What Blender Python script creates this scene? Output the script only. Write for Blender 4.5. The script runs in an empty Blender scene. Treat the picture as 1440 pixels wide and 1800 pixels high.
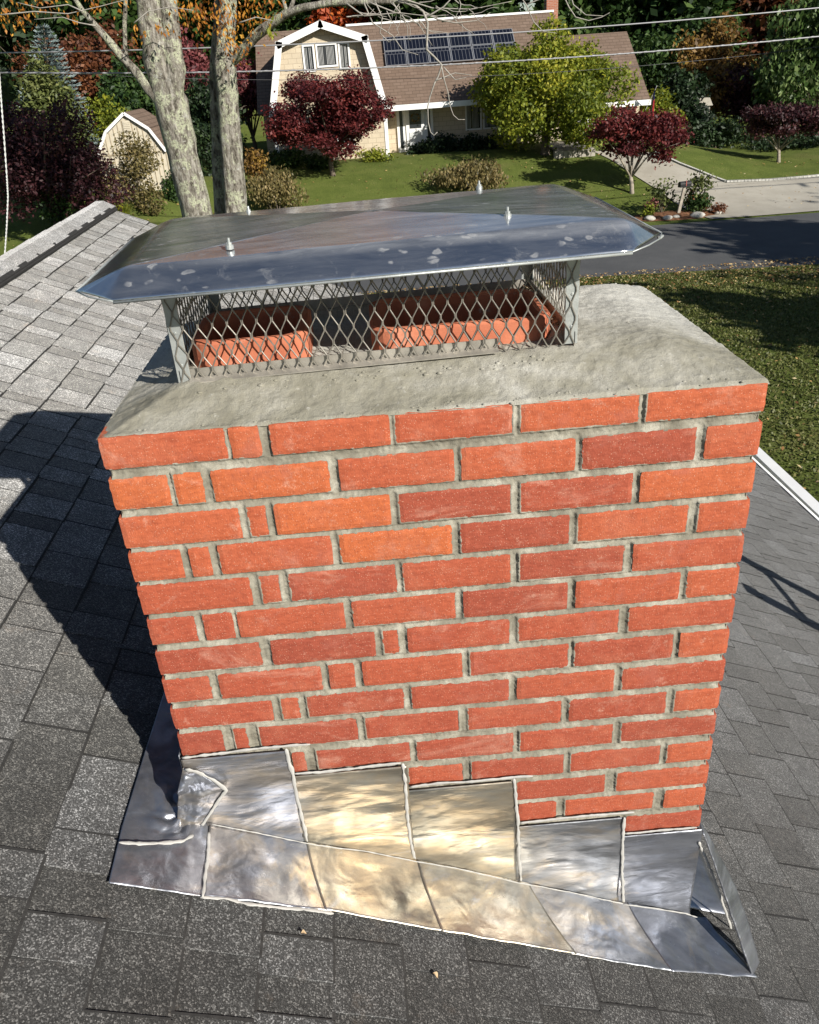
import bpy, bmesh, math, random
import numpy as np
from mathutils import Vector, Matrix, noise
sc = bpy.context.scene
PI = math.pi
# ------------------------------------------------------------------ camera
F = 1442.061
CAM = np.array([-0.62350, -1.21685, 0.48912])
def _rot(w):
    t = np.linalg.norm(w); k = w / t
    K = np.array([[0, -k[2], k[1]], [k[2], 0, -k[0]], [-k[1], k[0], 0]])
    return np.eye(3) + math.sin(t) * K + (1 - math.cos(t)) * K @ K
RM = _rot(np.array([0.500346, -0.048124, -0.077388])) @ np.array([[1, 0, 0], [0, 0, -1], [0, 1, 0]], float)
cd = bpy.data.cameras.new('camera'); cam = bpy.data.objects.new('camera', cd); sc.collection.objects.link(cam)
cd.sensor_fit = 'HORIZONTAL'; cd.sensor_width = 36; cd.lens = 36 * F / 1440; cd.clip_start = .05; cd.clip_end = 800
M = Matrix([[RM[0][0], -RM[1][0], -RM[2][0], CAM[0]], [RM[0][1], -RM[1][1], -RM[2][1], CAM[1]],
            [RM[0][2], -RM[1][2], -RM[2][2], CAM[2]], [0, 0, 0, 1]])
cam.matrix_world = M
sc.camera = cam
# ------------------------------------------------------------------ sky and sun
EL = math.radians(28.5); SD = Vector((.615, -.789, 0)).normalized() * math.cos(EL) + Vector((0, 0, math.sin(EL)))
wd = bpy.data.worlds.new('World'); sc.world = wd; wd.use_nodes = True
nt = wd.node_tree; bg = nt.nodes['Background']
sky = nt.nodes.new('ShaderNodeTexSky'); sky.sky_type = 'NISHITA'; sky.sun_disc = False
sky.sun_elevation = EL; sky.sun_rotation = math.atan2(SD.x, SD.y); sky.altitude = 100; sky.air_density = 1.0; sky.dust_density = .3; sky.ozone_density = 2
nt.links.new(sky.outputs[0], bg.inputs[0]); bg.inputs[1].default_value = .055
sl = bpy.data.lights.new('sun', 'SUN'); sl.energy = 5.0; sl.angle = math.radians(.5); sl.color = (1, .95, .86)
so = bpy.data.objects.new('sun', sl); sc.collection.objects.link(so); so.rotation_euler = SD.to_track_quat('Z', 'Y').to_euler()
sc.view_settings.view_transform = 'Standard'; sc.view_settings.look = 'None'; sc.view_settings.gamma = 1
sc.view_settings.exposure = .52
# ------------------------------------------------------------------ helpers
COL = sc.collection
OFF = {}
def ray(u, v): return RM.T @ np.array([(u - 720) / F, (v - 900) / F, 1.])
def onplane(u, v, n, d):
    r = ray(u, v); n = np.array(n, float); return Vector(CAM + (d - n @ CAM) / (n @ r) * r)
def atY(u, v, y): return onplane(u, v, (0, 1, 0), y)
def atZ(u, v, z): return onplane(u, v, (0, 0, 1), z)
def tag(o, label=None, cat=None, group=None, kind=None):
    if label: o['label'] = label
    if cat: o['category'] = cat
    if group: o['group'] = group
    if kind: o['kind'] = kind
    return o
def thing(name, label, cat, loc=(0, 0, 0), group=None):
    o = bpy.data.objects.new(name, None); COL.objects.link(o); o.location = loc
    o.empty_display_size = .1; OFF[o.name] = Vector(loc)
    return tag(o, label, cat, group)
def finish(o, parent):
    """vertices are given in world space; a child is moved into its thing's frame"""
    COL.objects.link(o)
    if parent is not None:
        off = OFF[parent.name]; o.data.transform(Matrix.Translation(-off)); o.parent = parent
        OFF[o.name] = off
    else: OFF[o.name] = Vector((0, 0, 0))
    return o
class MB:
    def __init__(s): s.v = []; s.f = []; s.t = []; s.tone = .5
    def add(s, vs, fs, tone=None):
        b = len(s.v); s.v += [tuple(v) for v in vs]; s.f += [tuple(i + b for i in f) for f in fs]
        s.t += [s.tone if tone is None else tone] * len(fs)
    def box(s, a, b, tone=None):
        x0, y0, z0 = a; x1, y1, z1 = b
        s.hexa([(x0, y0, z0), (x1, y0, z0), (x1, y1, z0), (x0, y1, z0), (x0, y0, z1), (x1, y0, z1), (x1, y1, z1), (x0, y1, z1)], tone)
    def hexa(s, v, tone=None):
        s.add(v, [(0, 3, 2, 1), (4, 5, 6, 7), (0, 1, 5, 4), (1, 2, 6, 5), (2, 3, 7, 6), (3, 0, 4, 7)], tone)
    def tube(s, pts, rad, n=8, tone=None, caps=True, jit=0):
        pts = [Vector(p) for p in pts]; m = len(pts)
        if not hasattr(rad, '__len__'): rad = [rad] * m
        up = None; vs = []
        for i, p in enumerate(pts):
            d = (pts[min(i + 1, m - 1)] - pts[max(i - 1, 0)]).normalized()
            if up is None:
                up = Vector((0, 0, 1)) if abs(d.z) < .9 else Vector((1, 0, 0))
            a = d.cross(up).normalized(); up = a.cross(d).normalized()
            for k in range(n):
                t = 2 * PI * k / n; r = rad[i]
                if jit: r *= 1 + jit * noise.noise(p * 9 + Vector((math.cos(t), math.sin(t), 0)) * 1.3)
                vs.append(p + (a * math.cos(t) + up * math.sin(t)) * r)
        fs = [(i * n + k, i * n + (k + 1) % n, (i + 1) * n + (k + 1) % n, (i + 1) * n + k) for i in range(m - 1) for k in range(n)]
        if caps: fs += [tuple(range(n - 1, -1, -1)), tuple((m - 1) * n + k for k in range(n))]
        s.add(vs, fs, tone)
    def build(s, name, mat, parent=None, smooth=False, bevel=0):
        me = bpy.data.meshes.new(name); me.from_pydata(s.v, [], s.f)
        at = me.attributes.new('tone', 'FLOAT', 'FACE'); at.data.foreach_set('value', np.array(s.t, 'f'))
        if isinstance(mat, (list, tuple)):
            for q in mat: me.materials.append(q)
        else: me.materials.append(mat)
        bm = bmesh.new(); bm.from_mesh(me); bmesh.ops.recalc_face_normals(bm, faces=bm.faces); bm.to_mesh(me); bm.free()
        if smooth: me.shade_smooth()
        o = bpy.data.objects.new(name, me); finish(o, parent)
        if bevel:
            bv = o.modifiers.new('bevel', 'BEVEL'); bv.width = bevel; bv.segments = 2; bv.limit_method = 'ANGLE'
        return o
def quadmesh(name, V, tone, mat, parent=None, nper=4):
    """V: (n,nper,3) array of faces"""
    n = len(V); me = bpy.data.meshes.new(name)
    me.vertices.add(n * nper); me.vertices.foreach_set('co', V.astype('f').ravel())
    me.loops.add(n * nper); me.loops.foreach_set('vertex_index', np.arange(n * nper, dtype='i'))
    me.polygons.add(n); me.polygons.foreach_set('loop_start', np.arange(0, n * nper, nper, dtype='i'))
    me.update(calc_edges=True)
    at = me.attributes.new('tone', 'FLOAT', 'FACE'); at.data.foreach_set('value', np.clip(tone, 0, 1).astype('f'))
    me.materials.append(mat); o = bpy.data.objects.new(name, me); return finish(o, parent)
def fbm(p, s, o=4): return noise.fractal(Vector(p) * s, 1.0, 2.0, o)
def sm(x): x = min(1, max(0, x)); return x * x * (3 - 2 * x)
# ------------------------------------------------------------------ materials
class N:
    def __init__(s, name):
        s.m = bpy.data.materials.new(name); s.m.use_nodes = True; s.t = s.m.node_tree
        s.b = s.t.nodes['Principled BSDF']; s.out = s.t.nodes['Material Output']; s.pos = s.n('ShaderNodeTexCoord').outputs['Object']
    def n(s, ty, **k):
        q = s.t.nodes.new(ty)
        for a, b in k.items(): setattr(q, a, b)
        return q
    def L(s, a, b): s.t.links.new(a, b)
    def map(s, scale=(1, 1, 1), rot=(0, 0, 0)):
        q = s.n('ShaderNodeMapping'); s.L(s.pos, q.inputs[0]); q.inputs['Scale'].default_value = scale; q.inputs['Rotation'].default_value = rot; return q.outputs[0]
    def noise(s, scale, detail=4, rough=.55, vec=None, dist=0):
        q = s.n('ShaderNodeTexNoise'); q.inputs['Scale'].default_value = scale; q.inputs['Detail'].default_value = detail
        q.inputs['Roughness'].default_value = rough; q.inputs['Distortion'].default_value = dist; s.L(vec or s.pos, q.inputs['Vector']); return q.outputs['Fac']
    def vor(s, scale, out='Color', vec=None, feature='F1'):
        q = s.n('ShaderNodeTexVoronoi', feature=feature); q.inputs['Scale'].default_value = scale; s.L(vec or s.pos, q.inputs['Vector']); return q.outputs[out]
    def ramp(s, fac, stops, interp='LINEAR'):
        q = s.n('ShaderNodeValToRGB'); q.color_ramp.interpolation = interp; e = q.color_ramp.elements
        while len(e) < len(stops): e.new(.5)
        for i, (p, c) in enumerate(stops):
            e[i].position = p; e[i].color = (c, c, c, 1) if not hasattr(c, '__len__') else (*c, 1)
        s.L(fac, q.inputs[0]); return q.outputs[0]
    def mix(s, fac, a, b, mode='MIX'):
        q = s.n('ShaderNodeMix', data_type='RGBA', blend_type=mode)
        for i, x in ((0, fac), (6, a), (7, b)):
            if hasattr(x, 'is_linked') or hasattr(x, 'links'): s.L(x, q.inputs[i])
            elif i == 0: q.inputs[0].default_value = x
            else: q.inputs[i].default_value = (*x, 1) if hasattr(x, '__len__') else (x, x, x, 1)
        return q.outputs[2]
    def math(s, op, a, b=0):
        q = s.n('ShaderNodeMath', operation=op)
        for i, x in enumerate((a, b)):
            if hasattr(x, 'links'): s.L(x, q.inputs[i])
            else: q.inputs[i].default_value = x
        return q.outputs[0]
    def attr(s, name='tone'): return s.n('ShaderNodeAttribute', attribute_name=name).outputs['Fac']
    def bump(s, h, strength=.5, dist=.001):
        q = s.n('ShaderNodeBump'); q.inputs['Strength'].default_value = strength; q.inputs['Distance'].default_value = dist
        s.L(h, q.inputs['Height'])
        if s.b.inputs['Normal'].links: s.L(s.b.inputs['Normal'].links[0].from_socket, q.inputs['Normal'])
        s.L(q.outputs[0], s.b.inputs['Normal'])
    def set(s, col=None, rough=None, metal=None, spec=None, **k):
        for nm, x in (('Base Color', col), ('Roughness', rough), ('Metallic', metal), ('Specular IOR Level', spec)):
            if x is None: continue
            if hasattr(x, 'links'): s.L(x, s.b.inputs[nm])
            elif hasattr(x, '__len__'): s.b.inputs[nm].default_value = (*x, 1)
            else: s.b.inputs[nm].default_value = x
        return s.m
def plain(name, col, rough=.6, metal=0, spec=.4, nscale=0, amt=.25):
    a = N(name)
    if nscale:
        f = a.noise(nscale, 5); c = a.mix(a.ramp(f, [(.3, 0), (.7, 1)]), tuple(x * (1 - amt) for x in col), tuple(min(1, x * (1 + amt)) for x in col))
        a.bump(a.noise(nscale * 6, 4), .3, .002)
    else: c = a.mix(a.noise(7, 4), tuple(x * .9 for x in col), tuple(min(1, x * 1.08) for x in col))
    return a.set(c, rough, metal, spec)
# bricks: per-brick tone
a = N('brick_clay'); t = a.attr()
base = a.ramp(t, [(0, (.285, .066, .040)), (.35, (.385, .087, .045)), (.7, (.47, .116, .050)), (1, (.54, .145, .048))])
sc_ = a.map((1, 1, 3)); c = a.mix(a.ramp(a.noise(60, 6, .65, sc_), [(.35, 0), (.7, 1)]), base, a.mix(1.0, base, (.72, .66, .66), 'MULTIPLY'))
c = a.mix(a.ramp(a.noise(14, 5, .6), [(.52, 0), (.8, .3)]), c, (.60, .24, .14))
c = a.mix(a.ramp(a.vor(230, 'Distance'), [(.1, .55), (.22, 0)]), c, (.70, .42, .30))
c = a.mix(a.ramp(a.noise(330, 3, .7), [(.55, 0), (.72, .55)]), c, (.24, .05, .03))
c = a.mix(a.ramp(a.noise(22, 8, .78), [(.60, 0), (.70, .4)]), c, (.62, .40, .30)); c = a.mix(a.ramp(a.noise(5.5, 8, .74, a.map((1, 1, 1.6), (0, 0, 0)), .8), [(.56, 0), (.70, .42)]), c, (.60, .36, .27)); c = a.mix(a.ramp(a.noise(3.3, 7, .7), [(.55, 0), (.72, .45)]), c, (.27, .075, .05)); c = a.mix(a.ramp(a.noise(9, 7, .7, None, .5), [(.56, 0), (.66, .4)]), c, (.36, .12, .085)); c = a.mix(a.ramp(a.noise(240, 2, .7, a.map((1, 1, .35), (0, .6, 0))), [(.62, 0), (.70, .35)]), c, (.20, .05, .033))
a.bump(a.noise(420, 3, .7, a.map((1, 1, .5))), .8, .0012); a.bump(a.noise(90, 5, .7), .5, .0015)
BRICK = a.set(c, .85, 0, .3)
a = N('mortar'); c = a.ramp(a.noise(26, 6, .6), [(.34, (.17, .155, .12)), (.50, (.25, .233, .185)), (.66, (.37, .35, .29))])
c = a.mix(a.ramp(a.noise(500, 2, .7), [(.35, .55), (.5, 0)]), c, (.20, .185, .15))
a.bump(a.noise(500, 3, .7), .8, .0012); a.bump(a.noise(120, 4, .6), .6, .002)
MORTAR = a.set(c, .95, 0, .2)
a = N('crown_concrete')
c = a.ramp(a.noise(7, 6, .62, None, .4), [(.30, (.20, .187, .14)), (.46, (.285, .27, .215)), (.60, (.39, .375, .325)), (.76, (.60, .59, .54))])
sp = a.n('ShaderNodeSeparateXYZ'); a.L(a.pos, sp.inputs[0]); dd_ = a.math('ADD', sp.outputs[1], a.math('MULTIPLY', a.noise(6, 5, .65), .34))
c = a.mix(a.ramp(dd_, [(.0, 0), (.16, .75)]), c, a.mix(a.noise(18, 6, .7), (.44, .43, .39), (.66, .655, .62)))
c = a.mix(a.ramp(a.noise(420, 3, .75), [(.40, .6), (.52, 0)]), c, (.24, .225, .19))
c = a.mix(a.ramp(a.noise(55, 7, .75), [(.6, 0), (.75, .55)]), c, (.72, .71, .66))
a.bump(a.noise(420, 3, .7), .7, .0013); a.bump(a.noise(55, 7, .7), .9, .004)
CROWN = a.set(c, .9, 0, .25)
a = N('flue_terracotta'); c = a.ramp(a.noise(16, 6, .6), [(.3, (.40, .12, .065)), (.6, (.52, .18, .10)), (.75, (.58, .25, .16))])
c = a.mix(a.ramp(a.noise(11, 5, .7), [(.60, 0), (.68, .8)]), c, (.55, .49, .42)); a.bump(a.noise(200, 4), .6, .001)
FLUE = a.set(c, .85, 0, .3)
# stainless lid
a = N('stainless_lid'); zs_ = a.n('ShaderNodeSeparateXYZ'); a.L(a.pos, zs_.inputs[0]); zz_ = a.math('ADD', zs_.outputs[2], .045)
sx = a.map((1, 6, 6)); f = a.noise(9, 7, .65, sx, .3)
r = a.ramp(f, [(.3, .12), (.55, .17), (.75, .28)])
vm = a.map((1, 1.7, 1), (.0, 0, .5)); nq = a.n('ShaderNodeTexNoise'); nq.inputs['Scale'].default_value = 40; a.L(vm, nq.inputs[0]); va = a.n('ShaderNodeVectorMath', operation='MULTIPLY_ADD'); a.L(nq.outputs['Color'], va.inputs[0]); va.inputs[1].default_value = (.022, .022, .022); a.L(vm, va.inputs[2])
pr = a.ramp(a.vor(34, 'Distance', va.outputs[0]), [(.05, .30), (.20, .42), (.30, 0)]); pm = a.ramp(a.noise(4.6, 2), [(.575, 0), (.60, 1)])
prm = a.mix(1.0, pr, pm, 'MULTIPLY'); r = a.mix(prm, r, .42)
smg = a.ramp(a.noise(30, 7, .75, None, 1.2), [(.58, 0), (.75, .5)]); r = a.mix(smg, r, .36)
c = a.mix(a.math('ADD', prm, smg), (.55, .56, .58), (.60, .58, .55)); a.L(a.mix(a.math('ADD', prm, a.math('MULTIPLY', smg, .6)), a.mix(a.ramp(a.math('MULTIPLY', zz_, 4), [(.95, 0), (.995, 1)]), a.ramp(a.noise(5, 7, .7, sx, .6), [(.4, .97), (.75, .88)]), a.ramp(a.noise(7, 7, .7, sx, .6), [(.35, .88), (.7, .62)])), (.35, .35, .35)), a.b.inputs['Metallic']); a.bump(a.noise(3, 2), .12, .02); a.bump(f, .1, .0004)
LID = a.set(c, r)
STEEL = plain('galvanised_steel', (.40, .42, .41), .45, .45, .5, 30, .12); STEEL2 = plain('stained_steel', (.45, .42, .37), .42, .6, .5, 20, .3)
a = N('mesh_steel'); MESHM = a.set(a.ramp(a.noise(60, 4), [(.3, (.15, .14, .12)), (.7, (.29, .27, .235))]), .45, .4)
# lead sheets
def lead(name, tint, gold, seed):
    a = N(name); q = a.n('ShaderNodeMapping'); a.L(a.pos, q.inputs[0]); q.inputs['Location'].default_value = (seed * 3.7, seed, seed * 1.9); q.inputs['Scale'].default_value = (1, 1.6, 3); v = q.outputs[0]
    f = a.noise(6, 7, .62, v, .6)
    c = a.ramp(f, [(.25, tuple(x * .55 for x in tint)), (.45, tint), (.62, tuple(min(1, x * 1.25) for x in tint)), (.8, (.46, .46, .46))])
    c = a.mix(a.ramp(a.noise(4.5, 6, .6, v, 1.0), [(.50 - gold * .25, 0), (.72 - gold * .2, .85)]), c, (.50, .41, .29))
    c = a.mix(a.ramp(a.noise(8, 6, .7, v, .8), [(.58, 0), (.72, .7)]), c, (.34, .38, .46))
    c = a.mix(a.ramp(a.noise(45, 8, .8, v, 1), [(.60, 0), (.7, .5)]), c, (.66, .68, .70))
    c = a.mix(a.ramp(a.noise(3.1, 5, .6, v, .8), [(.50, 0), (.66, .75)]), c, tuple(x * .42 for x in tint))
    c = a.mix(a.ramp(a.noise(90, 6, .8, a.map((1, 1, 6), (0, .5, .3)), 2), [(.62, 0), (.68, .5)]), c, (.55, .56, .58))
    r = a.ramp(a.noise(12, 6, .65, v), [(.3, .27), (.7, .48)])
    a.bump(a.noise(7, 3, .45, v, .4), .6, .014); a.bump(a.noise(60, 5, .6, v), .22, .0015); a.bump(a.noise(22, 4, .6, v, .6), .18, .003)
    return a.set(c, r, .76)
LEADS = [lead('lead_sheet_%d' % i, tint, g, i + 1) for i, (tint, g) in enumerate([((.25, .26, .29), .15), ((.33, .32, .285), .55), ((.32, .31, .275), .5), ((.28, .29, .31), .1), ((.24, .25, .28), -.3)])]
SEAL = plain('sealant', (.43, .42, .395), .55, 0, .4, 40, .15)
# asphalt shingle: granules + per-tab tone
def shingle(name, cols, gs=410):
    a = N(name); t = a.attr()
    base = a.ramp(t, cols); g = a.n('ShaderNodeSeparateColor'); a.L(a.vor(gs), g.inputs[0]); gr = a.ramp(g.outputs[0], [(0, .38), (.38, .66), (.66, 1.0), (.80, 1.9), (.92, 3.1)], 'CONSTANT')
    gsc = a.mix(1, base, gr, 'MULTIPLY')
    gsc = a.mix(1, gsc, a.ramp(a.noise(16, 6, .7), [(.32, .66), (.68, 1.22)]), 'MULTIPLY')
    lf = a.noise(3.2, 6, .65); c = a.mix(a.ramp(lf, [(.35, .5), (.6, 0)]), gsc, a.mix(1, gsc, (.66, .60, .56), 'MULTIPLY'))
    c = a.mix(a.ramp(a.noise(11, 7, .7), [(.60, 0), (.72, .38)]), c, (.13, .10, .075))
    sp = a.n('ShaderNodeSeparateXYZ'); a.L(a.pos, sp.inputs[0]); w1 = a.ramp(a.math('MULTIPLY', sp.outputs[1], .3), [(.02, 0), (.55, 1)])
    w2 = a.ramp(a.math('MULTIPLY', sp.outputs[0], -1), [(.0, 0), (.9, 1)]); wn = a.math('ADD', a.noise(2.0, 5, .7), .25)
    c = a.mix(a.mix(1, a.mix(1, w1, w2, 'MULTIPLY'), wn, 'MULTIPLY'), c, a.mix(1, c, (3.4, 3.33, 3.24), 'MULTIPLY'))  # lighter toward far left: cleaner tabs plus sun backscatter put into the colour
    a.bump(a.vor(gs, 'Distance'), .9, .0016); a.bump(a.noise(14, 4), .4, .004)
    m = a.set(c, .9, 0, .35)
    a.b.inputs['Diffuse Roughness'].default_value = 1
    a.b.inputs['Sheen Weight'].default_value = .42; a.b.inputs['Sheen Roughness'].default_value = .4
    return m
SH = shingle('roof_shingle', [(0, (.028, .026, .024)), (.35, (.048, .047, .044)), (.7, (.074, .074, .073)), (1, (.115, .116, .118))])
SHB = plain('asphalt_edge', (.035, .034, .033), .9, 0, .2, 80)
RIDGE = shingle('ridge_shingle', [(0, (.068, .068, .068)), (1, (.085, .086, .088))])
WHITE = plain('white_trim', (.80, .80, .79), .5)
# ================================================================== CHIMNEY
DPT = .66; LX = -1.068; RX = .006
chim = thing('chimney', 'square red brick chimney with grey mortar crown rising through the dark shingle roof', 'chimney', (-.53, .33, -.9))
rows = [ # zL_top, zL_bot, zR_top, zR_bot, brick edges in photo columns
 (.0, -.055, .0, -.0495, [178,398,405,458,476,686,694,903,915,1125,1136,1342]),
 (-.0724,-.1292,-.0666,-.1269,[200,298,307,358,374,580,597,799,811,1012,1024,1223,1240,1332]),
 (-.1428,-.2029,-.1411,-.1978,[220,424,437,471,484,687,701,900,915,1112,1125,1320]),
 (-.212,-.2709,-.2107,-.2692,[233,321,335,371,386,584,598,795,810,1001,1015,1210,1227,1311]),
 (-.2796,-.340,-.2827,-.3411,[250,442,458,494,509,698,709,898,913,1098,1113,1300]),
 (-.3505,-.4082,-.3505,-.4103,[263,346,359,411,419,606,620,802,815,998,1012,1195,1208,1290]),
 (-.4221,-.4788,-.4204,-.4766,[279,460,478,660,673,702,717,896,911,1089,1105,1283]),
 (-.4892,-.5476,-.490,-.5487,[290,372,386,566,579,624,638,813,826,1000,1010,1184,1195,1274]),
 (-.5597,-.614,-.564,-.6189,[302,481,494,527,540,711,724,895,909,1080,1094,1265]),
 (-.624,-.6831,-.6336,-.6899,[314,394,412,436,456,630,642,808,823,988,1001,1172,1186,1259]),
 (-.700,-.754,-.7051,-.7596,[325,500,515,538,557,722,733,903,914,1078,1092,1253]),
 (-.770,-.826,-.776,-.8308,[330,520,532,706,718,815,829,992,1003,1162,1173,1246]),
 (-.84,-.895,-.8454,-.9003,[340,560,575,720,732,896,908,1064,1084,1241]),
 (-.905,-.96,-.9108,-.964,[350,500,512,710,722,900,912,978,993,1150,1168,1235]),
 (-.975,-1.03,-.9803,-1.0322,[360,560,575,740,752,920,932,1088,1100,1229])]
def face_x(u, z):
    # column u on the face at height z
    lo, hi = -1.4, .4
    for _ in range(40):
        m = (lo + hi) / 2; p = RM @ (np.array([m, 0, z]) - CAM)
        if 720 + F * p[0] / p[2] < u: lo = m
        else: hi = m
    return (lo + hi) / 2
rng = random.Random(4)
mb = MB()
def brick(x0, x1, zl0, zl1, zr0, zr1, tone, frame):
    """one clay brick; frame maps (x along, depth, z)"""
    w = x1 - x0; nx = max(2, int(w / .008)); nz = 7; D = .05; bv = .0016
    seed = rng.random() * 100; vs = []; push = rng.uniform(-.0012, .0012)
    for j in range(nz + 1):
        for i in range(nx + 1):
            fx = i / nx; fz = j / nz; x = x0 + w * fx
            z = (zl0 + (zl1 - zl0) * fz) * (1 - fx) + (zr0 + (zr1 - zr0) * fz) * fx
            ex = i in (0, nx); ez = j in (0, nz)
            d = push + .0007 * noise.noise(Vector((x * 90, seed, z * 90)))
            jx = .0016 * noise.noise(Vector((seed, z * 130, 3))) ; jz = .0016 * noise.noise(Vector((x * 130, seed, 7)))
            if ex: x += jx + (-.0 if i else .0)
            if ez: z += jz
            if ex or ez: d += bv
            if ex and ez: x += (-1 if i else 1) * .0008; z += (-1 if j else 1) * .0008
            vs.append(frame(x, d, z))
    fs = [(j * (nx + 1) + i, j * (nx + 1) + i + 1, (j + 1) * (nx + 1) + i + 1, (j + 1) * (nx + 1) + i) for j in range(nz) for i in range(nx)]
    bd = [i for i in range(nx + 1)] + [j * (nx + 1) + nx for j in range(1, nz + 1)] + [nz * (nx + 1) + i for i in range(nx - 1, -1, -1)] + [j * (nx + 1) for j in range(nz - 1, 0, -1)]
    b0 = len(vs); 
    for k in bd:
        i = k % (nx + 1); j = k // (nx + 1); fx = i / nx; fz = j / nz; x = x0 + w * fx
        z = (zl0 + (zl1 - zl0) * fz) * (1 - fx) + (zr0 + (zr1 - zr0) * fz) * fx
        vs.append(frame(x, D, z))
    n = len(bd); fs += [(bd[(k + 1) % n], bd[k], b0 + k, b0 + (k + 1) % n) for k in range(n)]
    mb.add(vs, fs, tone)
front = lambda x, d, z: (x, d, z)
RECT = []
for ri, (a0, a1, b0, b1, e) in enumerate(rows):
    zl = lambda x, p, q: p + (q - p) * (x - LX) / (RX - LX)
    xs = [face_x(u, (a0 + a1) / 2) for u in e]
    xs[0] = LX + rng.uniform(-.001, .001); xs[-1] = RX + rng.uniform(-.001, .001)
    for k in range(0, len(xs), 2):
        x0, x1 = xs[k], xs[k + 1]
        tone = rng.uniform(.15, .52)
        if ri < 4: tone = rng.uniform(.58, .8) if k < 6 or rng.random() < .5 else rng.uniform(.2, .6)
        if (ri, k) in ((1, 0), (1, 2), (1, 4), (2, 4), (3, 6)): tone = rng.uniform(.84, .93)
        if (ri, k) in ((1, 10), (2, 6), (3, 8)): tone = .22
        if k + 2 >= len(xs) and ri % 2: tone = .62
        RECT.append((x0, x1, zl(x0, a1, b1), zl(x0, a0, b0), zl(x1, a1, b1), zl(x1, a0, b0)))
        brick(x0, x1, zl(x0, a1, b1), zl(x0, a0, b0), zl(x1, a1, b1), zl(x1, a0, b0), tone, front)
for ri in range(15, 20):
    z1 = -1.05 - (ri - 15) * .0693; x = LX
    while x < RX - .02:
        w = .092 if (ri % 2 and x == LX) else .194; x2 = min(x + w, RX); brick(x, x2, z1 - .056, z1, z1 - .056, z1, .3, front); x = x2 + .011
def side(frame, length):
    for ri in range(20):
        z1 = -.009 - ri * .0693; x = 0; first = True
        while x < length - .02:
            w = .092 if (ri % 2 == 0 and first) else .194; x2 = min(x + w, length)
            if length - x2 < .05: x2 = length
            brick(x, x2, z1 - .057, z1, z1 - .057, z1, rng.uniform(.15, .75), frame); x = x2 + .011; first = False
side(lambda x, d, z: (LX + d, DPT - .003 - x, z), DPT - .056)
side(lambda x, d, z: (RX - d, .053 + x, z), DPT - .056)
side(lambda x, d, z: (RX - .053 - x, DPT - d, z), 1.06 - .09)
mb.build('brickwork', BRICK, chim)
m = MB() # mortar bed behind the brick faces
def grid(m, fn, nu, nv, tone=None):
    vs = [fn(i / nu, j / nv) for j in range(nv + 1) for i in range(nu + 1)]
    m.add(vs, [(j * (nu + 1) + i, j * (nu + 1) + i + 1, (j + 1) * (nu + 1) + i + 1, (j + 1) * (nu + 1) + i) for j in range(nv) for i in range(nu)], tone)
NU_, NV_ = 520, 560; XA, ZA = np.meshgrid(np.linspace(LX + .006, RX - .006, NU_ + 1), np.linspace(-.001, -1.12, NV_ + 1)); SDF = np.full(XA.shape, -.02)
for (x0, x1, a_, b_, c_, d_) in RECT: # how deep inside the nearest brick each point lies
    f = (XA - x0) / (x1 - x0); lo = a_ + (c_ - a_) * f; hi = b_ + (d_ - b_) * f; SDF = np.maximum(SDF, np.minimum(np.minimum(XA - x0, x1 - XA), np.minimum(ZA - lo, hi - ZA)))
def mf(u, v):
    i, j = round(u * NU_), round(v * NV_); x, z, q = float(XA[j, i]), float(ZA[j, i]), float(SDF[j, i]); P = Vector((x, 0, z))
    joint = .0018 + .0042 * sm(-q / .0045)
    smear = -.0016 + .0011 * max(0, q) / .001 if q > 0 else 0
    d = joint + (smear if q > 0 else 0) + (.0016 * noise.fractal(P * 55, 1, 2, 3) + .0012 * noise.noise(P * 190)) * (1 if q < .006 else 0)
    return (x, min(d, .012), z)
grid(m, mf, NU_, NV_)
def _old(u, v):
    x = LX + .006 + (RX - LX - .012) * u; z = -1.115 - .285 * v
    d = .0062 + .0028 * fbm((x, 0, z), 30, 4) + .0018 * noise.noise(Vector((x, 1, z)) * 160)
    return (x, d, z)
grid(m, _old, 40, 20)
I = .008
for A, B in (((LX + I, DPT - I), (LX + I, .0045)), ((RX - I, .0045), (RX - I, DPT - I)), ((RX - I, DPT - I), (LX + I, DPT - I))):
    grid(m, lambda u, v: (A[0] + (B[0] - A[0]) * u + .001 * noise.noise(Vector((u * 80, v * 160, 1))), A[1] + (B[1] - A[1]) * u, -.001 - 1.4 * v), 60, 110)
m.build('mortar_joints', MORTAR, chim, smooth=True)
# crown (mortar wash), with the two flues passing through it
FL = [(-.940, -.735, .170, .385, .090), (-.625, -.300, .195, .420, .080)]
def influe(x, y, g=.016):
    return any(x0 + g < x < x1 - g and y0 + g < y < y1 - g for x0, x1, y0, y1, _ in FL)
def rrect(x, y):
    """distance inside the rounded crown outline"""
    cx, cy = (LX + RX) / 2, DPT / 2; hx, hy = (RX - LX) / 2 + .004, DPT / 2 + .004; r = .05 if y > cy else .006
    qx, qy = abs(x - cx) - hx + r, abs(y - cy) - hy + r
    return -(math.hypot(max(qx, 0), max(qy, 0)) + min(max(qx, qy), 0) - r)
def crown_z(x, y):
    d = max(0, rrect(x, y)); slope = .0435 * sm(d / .17) ** .8
    tx = .006 * (x + .5)
    z = .003 * sm(d / .01) + slope + tx + .0035 * fbm((x, y, 0), 7, 3) * min(1, d / .04) + .0019 * fbm((x, y, 4), 45, 4) + .0008 * noise.noise(Vector((x, y, 1)) * 170)
    z -= .015 * sm((x + .945) / .03) * sm((-.285 - x) / .03) * sm((y - .138) / .03) * sm((.522 - y) / .03)
    for x0, x1, y0, y1, _ in FL:
        q = max(x0 - x, x - x1, y0 - y, y - y1)
        if q < .03: z += .006 * (1 - max(q, 0) / .03)
    return z
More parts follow.
